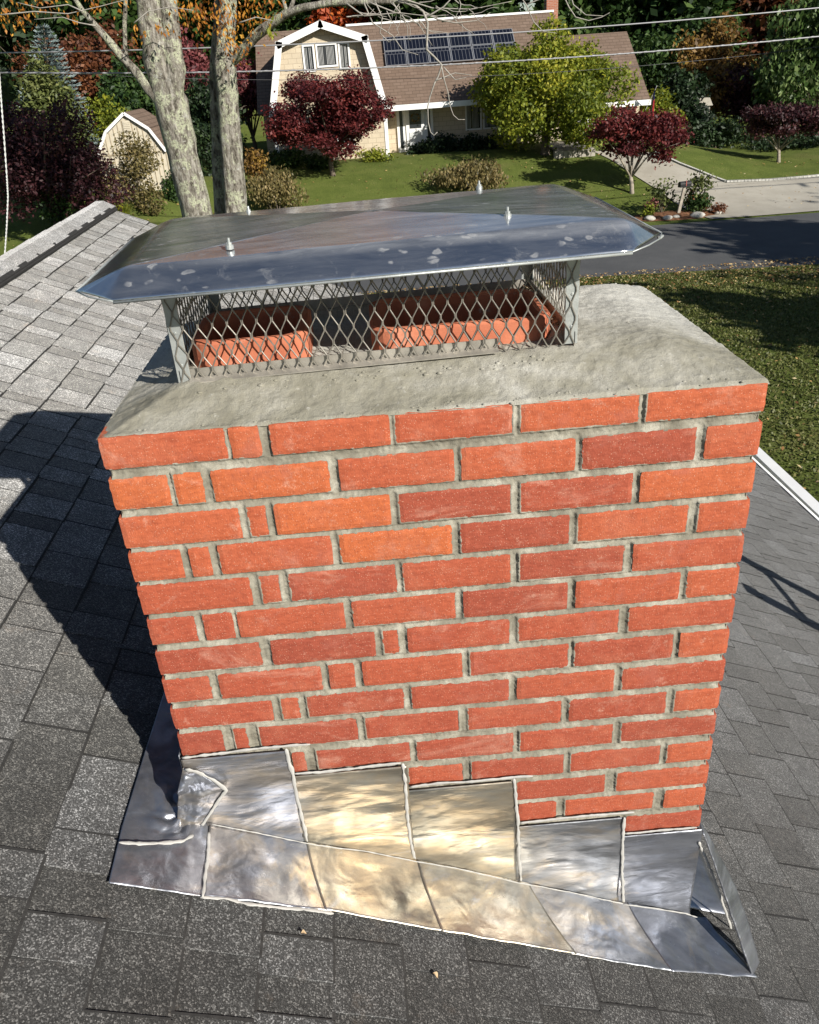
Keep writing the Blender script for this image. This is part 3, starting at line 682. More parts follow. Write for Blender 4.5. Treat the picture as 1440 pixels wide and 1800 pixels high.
# ================================================================== LAND
def gz(x, y):
    ys = y + (3.0 * sm((-x - 4) / 6))
    side = 1 - .62 * sm((x - 11) / 7)
    z = -4.9 + 1.78 * sm((ys - 27.6) / 9.5) * side
    if y > 46:
        r = .24 if x < 0 else .24 - .12 * sm(x / 25)
        z += r * (y - 46) * sm((y - 46) / 15)
        if y > 110: z = z - r * (y - 110) * .6
    return z + .03 * noise.noise(Vector((x * .3, y * .3, 0))) * sm((y - 28) / 3)
def ground(u, v):
    r = ray(u, v); t = 8.0; p = CAM + r * t
    while t < 200:
        p = CAM + r * t
        if p[2] < gz(p[0], p[1]): break
        t += .05
    return Vector(p)
a = N('lawn'); c = a.ramp(a.noise(.9, 6, .65), [(.3, (.095, .125, .024)), (.5, (.14, .175, .036)), (.7, (.19, .21, .055))])
c = a.mix(a.ramp(a.noise(26, 5, .8), [(.42, .55), (.6, 0)]), c, (.040, .062, .014)); c = a.mix(a.ramp(a.noise(.35, 4), [(.55, 0), (.75, .5)]), c, (.17, .15, .06))
a.bump(a.noise(30, 4, .8), .9, .05); LAWN = a.set(c, .95, 0, .15)
m = MB(); xs = [-90, -70, -55, -45] + list(np.arange(-36, 36.1, 1.0)) + [45, 60, 80, 110]; ys = [-60, -30, -10, 0] + list(np.arange(5, 27, 2.2)) + list(np.arange(27, 50, .75)) + list(np.arange(50, 112, 4.0)) + [130, 170, 250]
nx = len(xs); m.add([(x, y, gz(x, y)) for y in ys for x in xs], [(j * nx + i, j * nx + i + 1, (j + 1) * nx + i + 1, (j + 1) * nx + i) for j in range(len(ys) - 1) for i in range(nx - 1)])
tag(m.build('ground', LAWN, smooth=True), kind='structure')
a = N('asphalt'); c = a.ramp(a.noise(1.1, 5, .6), [(.3, (.072, .074, .078)), (.7, (.105, .106, .108))]); c = a.mix(a.ramp(a.noise(60, 3, .8), [(.4, .35), (.6, 0)]), c, (.04, .04, .042))
c = a.mix(a.ramp(a.noise(40, 2, .8), [(.62, 0), (.72, .4)]), c, (.22, .22, .21)); a.bump(a.noise(80, 3), .4, .004); ASPH = a.set(c, .85, 0, .35)
def ynear(x): return 20.85 - .09 * max(0, x - 5) - .05 * min(0, x - 2)
def yfar(x): return 27.25
m = MB(); xs = list(np.arange(-80, 80.1, 2.0))
grid(m, lambda u, v: ((-80 + 160 * u), ynear(-80 + 160 * u if abs(-80 + 160 * u) < 14 else 14 * np.sign(u - .5)) * (1 - v) + yfar(0) * v, -4.896 + .05 * math.sin(PI * v)), 160, 6)
tag(m.build('road', ASPH, smooth=True), kind='structure')
a = N('concrete_drive'); c = a.ramp(a.noise(.8, 6, .65), [(.3, (.30, .275, .23)), (.7, (.40, .375, .32))]); c = a.mix(a.ramp(a.noise(9, 6, .7), [(.55, 0), (.8, .4)]), c, (.24, .22, .18)); a.bump(a.noise(60, 3), .3, .003); CONC = a.set(c, .85, 0, .3)
def loft(m, A, B, nu, nv, h):
    A = [ground(*p) for p in A]; B = [ground(*p) for p in B]
    def ip(P, t):
        t *= len(P) - 1; i = min(int(t), len(P) - 2); return P[i].lerp(P[i + 1], t - i)
    def f(u, v):
        p = ip(A, u).lerp(ip(B, u), v); return (p.x, p.y, gz(p.x, p.y) + h)
    grid(m, f, nu, nv)
m = MB(); CPT = (1275, 323)
loft(m, [(1043, 268), (1075, 283), (1110, 306), (1160, 337), (1200, 366), (1252, 386)], [(1112, 262), (1150, 273), (1195, 292), (1230, 305), (1252, 314), CPT], 60, 16, .03)
loft(m, [(1252, 386), (1350, 379), (1440, 372), (1700, 352)], [CPT, (1350, 320), (1440, 312), (1700, 292)], 60, 16, .03)
tag(m.build('driveway', CONC, smooth=True), kind='structure')
m = MB()
def edge(P, w, h):
    P = [ground(*p) for p in P]; Q = []
    for i in range(len(P) - 1): Q += [P[i].lerp(P[i + 1], k / 12) for k in range(12)]
    Q.append(P[-1]); 
    for i in range(len(Q) - 1):
        a_, b_ = Q[i], Q[i + 1]; d = (b_ - a_).normalized(); n = Vector((-d.y, d.x, 0)) * w / 2
        v = []
        for p in (a_, b_):
            for s in (-1, 1): v.append(Vector((p.x, p.y, gz(p.x, p.y) + .01)) + n * s)
        g = d * .01; m.hexa([v[0] + g, v[1] + g, v[3] - g, v[2] - g] + [q + Vector((0, 0, h)) + (g if k < 2 else -g) for k, q in enumerate((v[0], v[1], v[3], v[2]))], .5)
edge([(1150, 270), (1195, 290), (1230, 303), (1252, 312), (1276, 321), (1350, 318), (1440, 310), (1600, 298)], .12, .07)
tag(m.build('driveway_edging', plain('edging_stone', (.42, .41, .38), .85, 0, .3, 8)), 'pale stone edging strip along the lawn side of the concrete driveway', 'edging')
# ------------------------------------------------------------------ foliage
def leafmat(name, cols, trans=.28, rough=.55):
    a = N(name); t = a.attr(); c = a.ramp(t, [(i / (len(cols) - 1), q) for i, q in enumerate(cols)]); a.set(c, rough, 0, .35)
    tr = a.n('ShaderNodeBsdfTranslucent'); a.L(c, tr.inputs[0]); mx = a.n('ShaderNodeMixShader'); mx.inputs[0].default_value = trans
    a.L(a.b.outputs[0], mx.inputs[1]); a.L(tr.outputs[0], mx.inputs[2]); a.L(mx.outputs[0], a.out.inputs[0]); return a.m
LM = {
 'red': leafmat('red_maple_leaf', [(.035, .006, .008), (.085, .014, .016), (.15, .026, .024), (.24, .05, .04)]),
 'dred': leafmat('dark_red_leaf', [(.014, .005, .008), (.036, .011, .015), (.070, .022, .025), (.13, .050, .048)]),
 'rust': leafmat('rust_leaf', [(.04, .016, .008), (.10, .034, .015), (.17, .060, .024), (.25, .10, .035)]),
 'pink': leafmat('pink_red_leaf', [(.05, .014, .018), (.14, .035, .04), (.24, .07, .07), (.32, .13, .11)]),
 'orange': leafmat('orange_leaf', [(.16, .05, .010), (.38, .13, .018), (.55, .24, .03), (.68, .38, .06)], .4),
 'fire': leafmat('fiery_leaf', [(.14, .02, .006), (.38, .06, .012), (.55, .11, .02), (.62, .2, .04)], .4),
 'yg': leafmat('yellow_green_leaf', [(.06, .09, .012), (.15, .19, .020), (.28, .30, .028), (.42, .39, .04)], .38),
 'green': leafmat('green_leaf', [(.012, .03, .008), (.03, .065, .014), (.055, .10, .022), (.10, .15, .04)]),
 'dgreen': leafmat('dark_green_leaf', [(.006, .014, .006), (.014, .030, .010), (.026, .050, .016), (.05, .08, .025)], .15),
 'pale': leafmat('glossy_green_leaf', [(.015, .035, .010), (.045, .085, .02), (.10, .16, .045), (.25, .31, .13)], .3, .35),
 'yew': leafmat('yew_needle', [(.03, .045, .012), (.075, .095, .026), (.125, .145, .04), (.19, .20, .07)], .15),
 'spruce': leafmat('blue_spruce_needle', [(.05, .075, .075), (.11, .15, .15), (.19, .24, .24), (.30, .35, .34)], .1),
 'tan': leafmat('tan_leaf', [(.05, .045, .016), (.12, .10, .035), (.20, .16, .06), (.30, .22, .10)], .25),
 'brown': leafmat('brown_gold_leaf', [(.06, .035, .012), (.15, .085, .025), (.26, .15, .04), (.42, .27, .05)], .35),
}
BARK = plain('bark', (.13, .105, .08), .95, 0, .2, 14, .4)
NR = np.random.default_rng(7)
def unit(n):
    v = NR.normal(size=(n, 3)); return v / np.linalg.norm(v, axis=1)[:, None]
def leafcloud(name, lobes, n, size, mat, parent, shell=.55, aspect=1.5, upb=.35, jit=.16, droop=0):
    C = np.array([l[0] for l in lobes]); R = np.array([l[1] for l in lobes]); w = (R.prod(1)) ** .66; w /= w.sum()
    li = NR.choice(len(lobes), n, p=w); d = unit(n); rad = shell + (1.04 - shell) * NR.random(n) ** .6
    # sprays: little clumps of leaves that leave gaps between them
    cl = max(8, n // 9); cid = NR.integers(0, cl, n); cd_ = unit(cl); crad = shell + (1.05 - shell) * NR.random(cl) ** .6; cli = NR.choice(len(lobes), cl, p=w)
    pos = C[cli[cid]] + cd_[cid] * R[cli[cid]] * crad[cid][:, None] + NR.normal(size=(n, 3)) * size * 1.25
    lo = NR.random(n) < .3; pos[lo] = (C[li] + d * R[li] * rad[:, None])[lo]
    nn = cd_[cid] * .5 + unit(n) * .9 + np.array([0, 0, upb]); nn /= np.linalg.norm(nn, axis=1)[:, None]
    tg = np.cross(nn, unit(n)); tg[:, 2] -= droop; tg /= np.linalg.norm(tg, axis=1)[:, None]; bt = np.cross(nn, tg)
    s = size * NR.uniform(.6, 1.35, n)[:, None]; a_ = tg * s * .5 * aspect; b_ = bt * s * .42
    V = np.stack([pos - a_, pos + b_ + nn * s * .06, pos + a_, pos - b_ + nn * s * .06], 1)
    lt = NR.normal(0, jit, len(lobes)); ct = NR.normal(0, .13, cl)
    tone = .45 + lt[cli[cid]] + ct[cid] + NR.normal(0, .12, n)
    return quadmesh(name, V, tone, LM[mat], parent)
def mklobes(c, r, k, lr=(.28, .45), seed=0, bottom=-1.0, flat=1.0):
    q = random.Random(seed); out = []; tries = 0
    while len(out) < k and tries < 900:
        tries += 1
        d = Vector((q.gauss(0, 1), q.gauss(0, 1), q.gauss(0, 1))).normalized() * q.random() ** .4 * .78
        if d.z < bottom: continue
        s = q.uniform(*lr); out.append(((c[0] + d.x * r[0], c[1] + d.y * r[1], c[2] + d.z * r[2]), (s * r[0], s * r[1], s * r[2] * flat)))
    return out
def trunk(base, lobes, rad, parent, seed=0, split=.35, mat=None, nb=9, name='trunk'):
    q = random.Random(seed); b = Vector(base); cc = Vector(np.mean([l[0] for l in lobes], 0).tolist()); fk = b.lerp(cc, split) ; fk.x = b.x + (cc.x - b.x) * .3 + q.uniform(-.1, .1)
    m = MB(); m.tube([b - Vector((0, 0, .1)), b + Vector((0, 0, .12)), b.lerp(fk, .5) + Vector((q.uniform(-.05, .05), 0, 0)), fk], [rad * 1.5, rad * 1.08, rad, rad * .85], 10, jit=.15)
    for l in q.sample(lobes, min(nb, len(lobes))):
        e = Vector(l[0]); st = b.lerp(fk, q.uniform(.75, 1)); md = st.lerp(e, .5) + Vector((q.uniform(-.12, .12), q.uniform(-.12, .12), .15 * (e - st).length * .4))
        m.tube([st, md, e], [rad * .55, rad * .33, rad * .1], 6)
        for _ in range(2):
            o = e + Vector((q.gauss(0, 1), q.gauss(0, 1), q.gauss(0, .6))) * max(l[1]) * .7; m.tube([md.lerp(e, .4), o], [rad * .2, rad * .05], 5)
    return m.build(name, mat or BARK, parent, smooth=True)
def upx(d): return d / F * 1.0
def tree(name, label, cat, u, v0, v1, wpx, D, kind, n=7000, leaf=.13, k=16, seed=1, rad=.09, crown=.12, group=None, split=.35, bottom=-1, lr=(.28, .45), shell=.5, bark=None, depth=1.0, flat=1.0, **kw):
    """u: middle of the crown, v0 / v1: top and base rows, D: how far away it stands"""
    top = atY(u, v0, D); x = atY(u, v1, D).x; z0 = gz(x, D); dist = (D - CAM[1]) * 1.08
    H = top.z - z0; cr = H * (1 - crown) / 2; w = wpx / F * dist / 2
    c = (x, D, z0 + H * crown + cr)
    t = thing(name, label, cat, (x, D, z0), group); lob = mklobes(c, (w, w * depth, cr), k, lr, seed, bottom, flat)
    leafcloud('crown', lob, n, leaf, kind, t, shell, **kw)
    trunk((x, D, z0), lob, rad, t, seed, split, bark)
    return t
def shrub(name, label, u, v0, v1, wpx, D, kind, n=2500, leaf=.09, k=9, seed=1, group=None, gu=None, **kw):
    top = atY(u, v0, D); x = top.x; z0 = gz(x, D); w = wpx / F * (D + 1.2) / 2 * 1.05; H = max(.3, top.z - z0)
    t = thing(name, label, 'shrub', (x, D, z0), group); lob = mklobes((x, D, z0 + H * .45), (w, w * .8, H * .58), k, (.35, .55), seed)
    leafcloud('foliage', lob, n, leaf, kind, t, .4, **kw)
    m = MB(); q = random.Random(seed)
    for l in lob[:6]: m.tube([(x + q.uniform(-.1, .1), D + q.uniform(-.1, .1), z0 - .05), Vector(l[0])], [.025, .01], 5)
    m.build('stem', BARK, t); return t
# forest on the far slope
fk = ['dgreen', 'green', 'dgreen', 'green', 'rust', 'dgreen', 'pale']
protos = {}
def forest(kind, x, y, h, w, seed, label):
    z = gz(x, y); key = (kind, seed % 2)
    if key not in protos:
        t = thing('forest_tree', label, 'tree', (0, 0, 0), 'trees on the far slope'); lob = mklobes((0, 0, 6.4), (3.2, 3.0, 5.4), 26, (.22, .36), seed)
        leafcloud('crown', lob, 9000, .30, kind, t, .45); trunk((0, 0, 0), lob, .22, t, seed, .3)
        protos[key] = t
    else:
        s = protos[key]; t = s.copy(); COL.objects.link(t)
        for ch in s.children: c = ch.copy(); COL.objects.link(c); c.parent = t
    t['label'] = label; t.location = (x, y, z); t.scale = (w / 3.2, w / 3.2, h / 12); t.rotation_euler = (0, 0, seed * 1.7 % 6.28)
NAMES = {'dgreen': 'dark green', 'green': 'mid green', 'rust': 'rust brown', 'pale': 'bright green', 'pink': 'dull red', 'yg': 'yellow green', 'brown': 'golden brown'}
rg = random.Random(17); k = 0
for row, (y, n, x0, x1, hs) in enumerate(((54, 13, -26, 34, 1.0), (66, 13, -38, 50, 1.25), (84, 15, -54, 66, 1.75))):
    for i in range(n):
        x = x0 + (x1 - x0) * (i + .5) / n + rg.uniform(-1, 1); yy = y + rg.uniform(-3, 3)
        uu = 720 + F * (x - CAM[0]) / (yy * 1.1)
        kk = rg.choice(fk) if uu > 260 else rg.choice(['dgreen', 'dgreen', 'green', 'rust'])
        if (row < 2 and uu < 130) or uu < 75: continue         # the open hillside lawn at the left
        k += 1
        forest(kk, x, yy, rg.uniform(11, 15) * hs, rg.uniform(3.4, 4.6) * hs, k, '%s forest tree on the slope behind the houses' % NAMES[kk])
# ------------------------------------------------------------------ garden trees and shrubs across the road
T = tree
T('blue_spruce', 'pale blue spruce with a pointed top at the far left beyond the dark hedge', 'spruce', 92, 38, 235, 112, 41, 'spruce', 100, .1, 4, 2)
def spruce():
    t = [o for o in bpy.data.objects if o.name == 'blue_spruce'][0]
    for ch in list(t.children): bpy.data.objects.remove(ch)
    b = t.location; top = atY(75, 40, 41); H = top.z - b.z; V = []; tn = []
    for i in range(34):
        f = i / 34; z = b.z + H * (.06 + .94 * f); R = 2.3 * (1 - f) ** .85 + .08; cx = b.x + (top.x - b.x) * f
        nb = int(12 + 16 * (1 - f))
        for j in range(nb):
            a_ = 2 * PI * (j + NR.random()) / nb; rr = R * NR.uniform(.8, 1.08); dv = np.array([math.cos(a_), math.sin(a_), 0])
            for s in range(int(6 + 34 * rr / 2.3)):
                q = NR.random() ** .7; p = np.array([cx, b.y, z]) + dv * rr * q + np.array([0, 0, -.35 * rr * q + .25 * rr * q * q]); sd = np.cross(dv, [0, 0, 1]) * NR.normal() * .16 * (1.2 - q) * rr / 1.5
                d = dv * .14 + sd * .6 + NR.normal(size=3) * .04 + np.array([0, 0, .05]); w_ = np.cross(d, NR.normal(size=3)); w_ = w_ / np.linalg.norm(w_) * .03
                p = p + sd; V.append([p - w_, p + w_, p + d + w_ * .4, p + d - w_ * .4]); tn.append(.2 + .55 * q + NR.normal() * .15)
    quadmesh('crown', np.array(V), np.array(tn), LM['spruce'], t)
    m = MB(); m.tube([b - Vector((0, 0, .1)), Vector((top.x, b.y, top.z - .1))], [.14, .02], 8); m.build('trunk', BARK, t)
spruce()
def cone(name, label, cat, u, v0, v1, wpx, D, kind, n, leaf, seed):
    top = atY(u, v0, D); x = top.x; z0 = gz(x, D); H = top.z - z0; w = wpx / F * (D + 1.2) / 2
    t = thing(name, label, cat, (x, D, z0)); lob = []
    q = random.Random(seed)
    for i in range(26):
        f = (i / 26) ** 1.1; R = w * (1 - f) ** .6; a_ = q.uniform(0, 2 * PI); r_ = R * .5 * q.random() ** .5
        lob.append(((x + r_ * math.cos(a_), D + r_ * math.sin(a_), z0 + H * f * .92), (R * .72 + .1, R * .72 + .1, H * .15)))
    leafcloud('crown', lob, n, leaf, kind, t, .5, aspect=2.2, upb=.9); m = MB(); m.tube([(x, D, z0 - .1), (x, D, z0 + H * .8)], [.12, .03], 7); m.build('trunk', BARK, t)
cone('yew', 'broad cone shaped olive green yew in front of the blue spruce', 'yew', 64, 90, 300, 165, 35, 'yew', 26000, .10, 3)
T('maple_tree', 'rusty brown red maple between the blue spruce and the forked lichen trunk', 'maple', 165, 28, 225, 165, 44, 'rust', 11000, .16, 18, 5)
T('maple_tree', 'pinkish red maple showing between the two big lichen covered trunks', 'maple', 348, 35, 230, 100, 46, 'pink', 7000, .15, 12, 6)
T('maple_tree', 'pinkish red maple at the left corner of the tan house', 'maple', 446, 60, 240, 85, 42, 'pink', 5500, .14, 12, 8)
T('maple_tree', 'orange red maple glowing above the ridge of the tan house', 'maple', 625, -30, 120, 115, 53, 'fire', 5000, .2, 10, 9, crown=.3)
T('purple_maple', 'low spreading dark purple maple at the far left beside the shed lawn', 'maple', 95, 165, 385, 260, 28.5, 'dred', 24000, .085, 34, 11, rad=.1, crown=.04, lr=(.22, .36))
T('garden_tree', 'slim mid green tree to the left of the tan shed roof', 'tree', 262, 95, 260, 105, 42, 'green', 6000, .15, 12, 12)
T('garden_tree', 'dark green tree behind the right lichen covered trunk', 'tree', 395, 120, 300, 100, 39, 'dgreen', 6000, .13, 12, 13, crown=.02)
shrub('garden_shrub', 'yellow green shrub behind the left side of the tan shed', 188, 182, 330, 90, 35.5, 'yg', 4200, .10, 10, 21)
shrub('garden_shrub', 'tan leaved shrub in front of the gambrel shed', 226, 240, 335, 92, 31, 'tan', 4500, .075, 10, 22)
shrub('garden_shrub', 'small dark green shrub at the right foot of the gambrel shed', 298, 292, 335, 34, 32.2, 'green', 1200, .08, 6, 23)
shrub('garden_shrub', 'dark green shrub seen between the lichen covered trunks', 352, 205, 330, 62, 36, 'dgreen', 2600, .10, 8, 24)
shrub('garden_shrub', 'low green clump at the foot of the dark purple maple', 120, 332, 372, 120, 28, 'green', 2600, .08, 9, 25)
shrub('weeping_shrub', 'tan green weeping shrub right of the big lichen covered trunks', 478, 300, 372, 92, 31.5, 'tan', 4200, .08, 9, 26, droop=1.2)
shrub('garden_shrub', 'reddish brown shrub close beside the right lichen covered trunk', 446, 265, 345, 50, 33.5, 'brown', 1600, .085, 7, 27)
shrub('weeping_shrub', 'brown green weeping mound on the lawn in front of the entrance door', 830, 283, 352, 145, 32.5, 'tan', 7000, .08, 12, 28, droop=1.4)
shrub('foundation_shrub', 'dark green shrub under the left side of the red maple at the gable', 512, 262, 318, 85, 36.8, 'green', 3000, .09, 9, 29)
shrub('foundation_shrub', 'low dark green shrub left of the red maple trunk', 556, 276, 312, 55, 36.2, 'green', 1800, .09, 7, 30)
shrub('foundation_shrub', 'green shrub with yellowing leaves at the right corner of the gable', 655, 262, 305, 55, 36.6, 'yg', 1500, .07, 7, 31)
shrub('foundation_shrub', 'dark green shrub beside the step of the entrance door', 735, 258, 293, 50, 38, 'dgreen', 1800, .09, 7, 32)
shrub('foundation_shrub', 'dark green shrub under the middle of the eave right of the door', 785, 238, 290, 75, 38.2, 'dgreen', 2600, .09, 8, 33)
shrub('foundation_shrub', 'dark green shrub under the double window', 850, 240, 290, 80, 38.2, 'dgreen', 2600, .09, 8, 34)
T('red_maple', 'round dark red maple in front of the gambrel gable', 'maple', 585, 92, 306, 212, 34.8, 'red', 34000, .085, 38, 41, rad=.1, crown=.08, lr=(.2, .32), upb=1.0, flat=.5)
T('yellow_green_tree', 'large yellow green tree in front of the right half of the tan house', 'tree', 958, 18, 297, 240, 35.5, 'yg', 36000, .11, 42, 42, rad=.17, crown=-.04, lr=(.2, .34))
T('red_maple', 'small dark red maple with forked pale trunk on the lawn beside the driveway', 'maple', 1110, 172, 348, 176, 31, 'red', 13000, .085, 24, 43, rad=.075, crown=.24, lr=(.2, .32), flat=.55, split=.30, bark=plain('pale_bark', (.30, .26, .21), .9, 0, .2, 12), depth=.8)
T('purple_maple', 'small purple brown maple on the lawn beyond the parking area', 'maple', 1366, 176, 302, 155, 35.4, 'dred', 12000, .09, 22, 44, rad=.07, crown=.26, lr=(.2, .34), flat=.6, split=.3, bark=bpy.data.materials['pale_bark'])
T('green_tree', 'feathery mid green tree behind the garage roof', 'tree', 1140, 15, 235, 170, 50, 'green', 11000, .19, 18, 45)
T('golden_tree', 'golden brown tree beyond the end of the driveway', 'tree', 1243, 20, 235, 135, 47, 'brown', 9000, .17, 16, 46)
T('dark_red_tree', 'dark maroon tree in deep shade right of the golden brown tree', 'tree', 1325, 92, 250, 120, 45, 'dred', 7000, .16, 13, 47)
T('bright_green_tree', 'tall glossy light green tree at the right edge beyond the lawn', 'tree', 1425, -60, 245, 190, 42, 'pale', 14000, .17, 20, 48, droop=.9)
T('green_tree', 'dark green evergreen between the maroon tree and the garage end', 'tree', 1200, 120, 260, 105, 43, 'dgreen', 7000, .15, 13, 49, crown=.02)
shrub('garden_shrub', 'yellow green bush at the right end of the garage', 1163, 160, 262, 70, 41.5, 'yg', 3400, .11, 9, 50)
shrub('garden_shrub', 'dark green shrub left of the purple brown maple lawn', 1262, 205, 272, 100, 41, 'dgreen', 3500, .12, 9, 51)
shrub('garden_shrub', 'dark green shrub row behind the purple brown maple', 1400, 235, 285, 150, 40, 'dgreen', 4000, .11, 12, 52)
# grass clump by the shed
def tuft(name, label, u, v, D, H, W, n, mat):
    p = atY(u, v, D); z0 = gz(p.x, D); t = []
    V = []
    for i in range(n):
        a_ = NR.uniform(0, 2 * PI); r_ = W * NR.random(); b = np.array([p.x + r_ * .3 * math.cos(a_), D + r_ * .3 * math.sin(a_), z0]); tip = b + np.array([math.cos(a_) * r_, math.sin(a_) * r_, H * NR.uniform(.6, 1)]); md = (b + tip) / 2 + np.array([0, 0, H * .15]); w_ = np.array([-math.sin(a_), math.cos(a_), 0]) * .012
        V.append([b - w_, b + w_, md + w_, md - w_]); V.append([md - w_, md + w_, tip, tip])
        t += [NR.random()] * 2
    o = quadmesh(name, np.array(V), np.array(t), LM[mat], None); return tag(o, label, 'grass clump')
tuft('grass_clump', 'bright green arching grass clump at the edge of the shed lawn', 205, 338, 30.2, .55, .5, 320, 'yg')
# ------------------------------------------------------------------ forked ash trees in front of the road
a = N('lichen_bark'); mp = a.map((1, 1, .28)); c = a.ramp(a.noise(16, 7, .7, mp, .3), [(.36, (.06, .05, .038)), (.5, (.27, .245, .205)), (.66, (.50, .47, .415))])
li = a.ramp(a.noise(3.6, 8, .72), [(.50, 0), (.56, 1)]); lj = a.ramp(a.noise(24, 5, .7), [(.42, 0), (.52, 1)])
c = a.mix(a.mix(1, li, lj, 'MULTIPLY'), c, (.52, .54, .38)); c = a.mix(a.ramp(a.noise(5, 7, .7), [(.60, 0), (.66, .8)]), c, (.58, .57, .52))
a.bump(a.noise(18, 6, .7, mp, .3), 1, .11); a.bump(a.noise(60, 5, .7), .6, .012); ASHB = a.set(c, .95, 0, .2)
def pth(P, D, w):
    return [Vector(atY(u, v, D + dd)) for (u, v, dd) in P], [x / 2 / F * (D + 1.2) * .94 for x in w]
def limb(m, P, D, w, n=14, jit=.12, sub=4):
    pts, rad = pth(P, D, w); Q = []; R = []
    for i in range(len(pts) - 1):
        for k in range(sub):
            f = k / sub; Q.append(pts[i].lerp(pts[i + 1], f) + Vector((.02 * noise.noise(Vector((i * 3 + k, 1, D))), 0, 0)) * (rad[i] > .1)); R.append(rad[i] * (1 - f) + rad[i + 1] * f)
    m.tube(Q + [pts[-1]], R + [rad[-1]], n, jit=jit)
D1 = 16.5
b = atY(372, 600, D1); ash1 = thing('ash_tree', 'leaning forked ash trunk patched with yellow lichen, left of the pair behind the roof', 'ash tree', (b.x, D1, gz(b.x, D1)))
m = MB(); limb(m, [(385, 640, 0), (362, 470, 0), (345, 370, 0), (322, 270, 0), (300, 180, 0), (285, 130, 0), (272, 70, 0), (262, 10, 0), (250, -80, 0)], D1, [74, 58, 54, 53, 56, 50, 44, 39, 34], 20)
limb(m, [(302, 180, -.1), (308, 120, -.1), (300, 50, 0), (296, -10, 0), (290, -90, 0)], D1, [36, 33, 28, 26, 22], 14)
m.build('trunk', ASHB, ash1, smooth=True)
m = MB(); limb(m, [(292, 185, -.1), (262, 158, -.1), (236, 122, -.1), (212, 98, -.1), (192, 72, -.1), (168, 45, -.1), (146, 20, -.2), (120, -20, -.3)], D1, [26, 17, 14, 13, 12, 10, 8, 6], 10)
m.build('branch', ASHB, ash1, smooth=True)
m = MB(); limb(m, [(224, 118, -.1), (220, 80, -.1), (219, 40, 0), (222, -20, 0)], D1, [9, 7, 7, 6], 8); m.build('branch', ASHB, ash1, smooth=True)
D2 = 17.2
b = atY(425, 600, D2); ash2 = thing('ash_tree', 'straight ash trunk patched with yellow lichen, right of the pair behind the roof', 'ash tree', (b.x, D2, gz(b.x, D2)))
m = MB(); limb(m, [(430, 640, 0), (421, 450, 0), (415, 370, 0), (409, 280, 0), (401, 180, 0), (396, 110, 0), (398, 60, 0), (402, 0, 0), (405, -80, 0)], D2, [54, 42, 40, 37, 35, 36, 30, 26, 22], 18)
m.build('trunk', ASHB, ash2, smooth=True)
m = MB(); limb(m, [(396, 600, .4), (389, 400, .4), (384, 300, .4), (378, 190, .4), (376, 110, .4), (382, 40, .4), (384, -60, .4)], D2, [28, 22, 20, 17, 14, 12, 10], 12); m.build('trunk', ASHB, ash2, smooth=True)
m = MB(); limb(m, [(402, 110, 0), (424, 92, -.2), (446, 66, -.4), (470, 46, -.6), (500, 26, -.8), (530, 14, -1), (580, 5, -1.2), (640, 3, -1.4), (700, 2, -1.6), (760, -12, -1.8)], D2, [20, 17, 16, 15, 13, 11, 10, 9, 7, 4], 10)
limb(m, [(508, 24, -.8), (516, 0, -.8), (520, -30, -.8)], D2, [8, 6, 5], 7); limb(m, [(506, 26, -.8), (498, 0, -.8), (492, -30, -.8)], D2, [7, 5, 4], 7)
m.build('branch', ASHB, ash2, smooth=True)
TW = plain('twig_bark', (.30, .28, .25), .9, 0, .2, 20)
m = MB(); q = random.Random(6)
def twig(P, w0, w1, D=15.5):
    m = MB(); limb(m, [(u, v, q.uniform(-.05, .05)) for u, v in P], D, list(np.linspace(w0, w1, len(P))), 5, 0, 3); m.build('bare_twig', TW, ash2, smooth=True)
twig([(700, 2), (728, 8), (744, 20), (752, 40), (750, 87), (764, 100), (777, 114), (770, 135), (764, 146), (756, 170), (752, 188), (753, 215), (757, 232), (763, 238), (769, 232)], 4.5, 1.4)
twig([(776, 116), (781, 140), (788, 164), (791, 185), (797, 202), (806, 210), (817, 210)], 2.2, 1.0)
twig([(744, 20), (770, 34), (800, 40), (838, 36), (862, 22)], 3, .8); twig([(750, 30), (780, 12), (800, -10)], 3, 1.5)
for s in ([(660, 4), (672, 30), (668, 58), (684, 74), (700, 60)], [(650, 4), (690, 20), (720, 30), (745, 52), (790, 58)], [(640, 5), (655, 40), (690, 62), (708, 88), (735, 96)], [(690, 4), (712, 34), (735, 40), (760, 80)], [(700, -5), (760, 14), (830, 16), (900, 2)],
          [(610, 6), (640, 28), (700, 22), (770, 30)], [(905, -20), (925, 8), (938, 38), (955, 55), (978, 58)], [(925, 8), (950, -2), (972, -20)], [(985, -20), (1000, 12), (1012, 30), (1035, 36), (1058, 30), (1072, 22)], [(1000, -20), (1008, 8), (1030, 26), (1062, 28)], [(765, 142), (800, 128), (830, 132)], [(780, 118), (800, 140), (820, 136)]):
    twig(s, 2.4, .8)
for i in range(28):
    u, v = q.uniform(600, 830), q.uniform(-10, 42); P = [(u, v)]; a_ = q.uniform(-.3, 1.4)
    for s in range(5): u += math.cos(a_) * 11; v += math.sin(a_) * 9; a_ += q.uniform(-.55, .55); P.append((u, v))
    twig(P, q.uniform(1.2, 2.2), .6)
for P in ([(0, 26), (60, 20), (120, 24), (180, 10), (240, -6)], [(146, 20), (120, 8), (70, 14), (30, 4)], [(168, 45), (140, 40), (110, 30), (60, 34)], [(236, 40), (260, 20), (300, 12), (340, 18)], [(420, 40), (450, 30), (480, 36)]): twig(P, 2.2, .9)
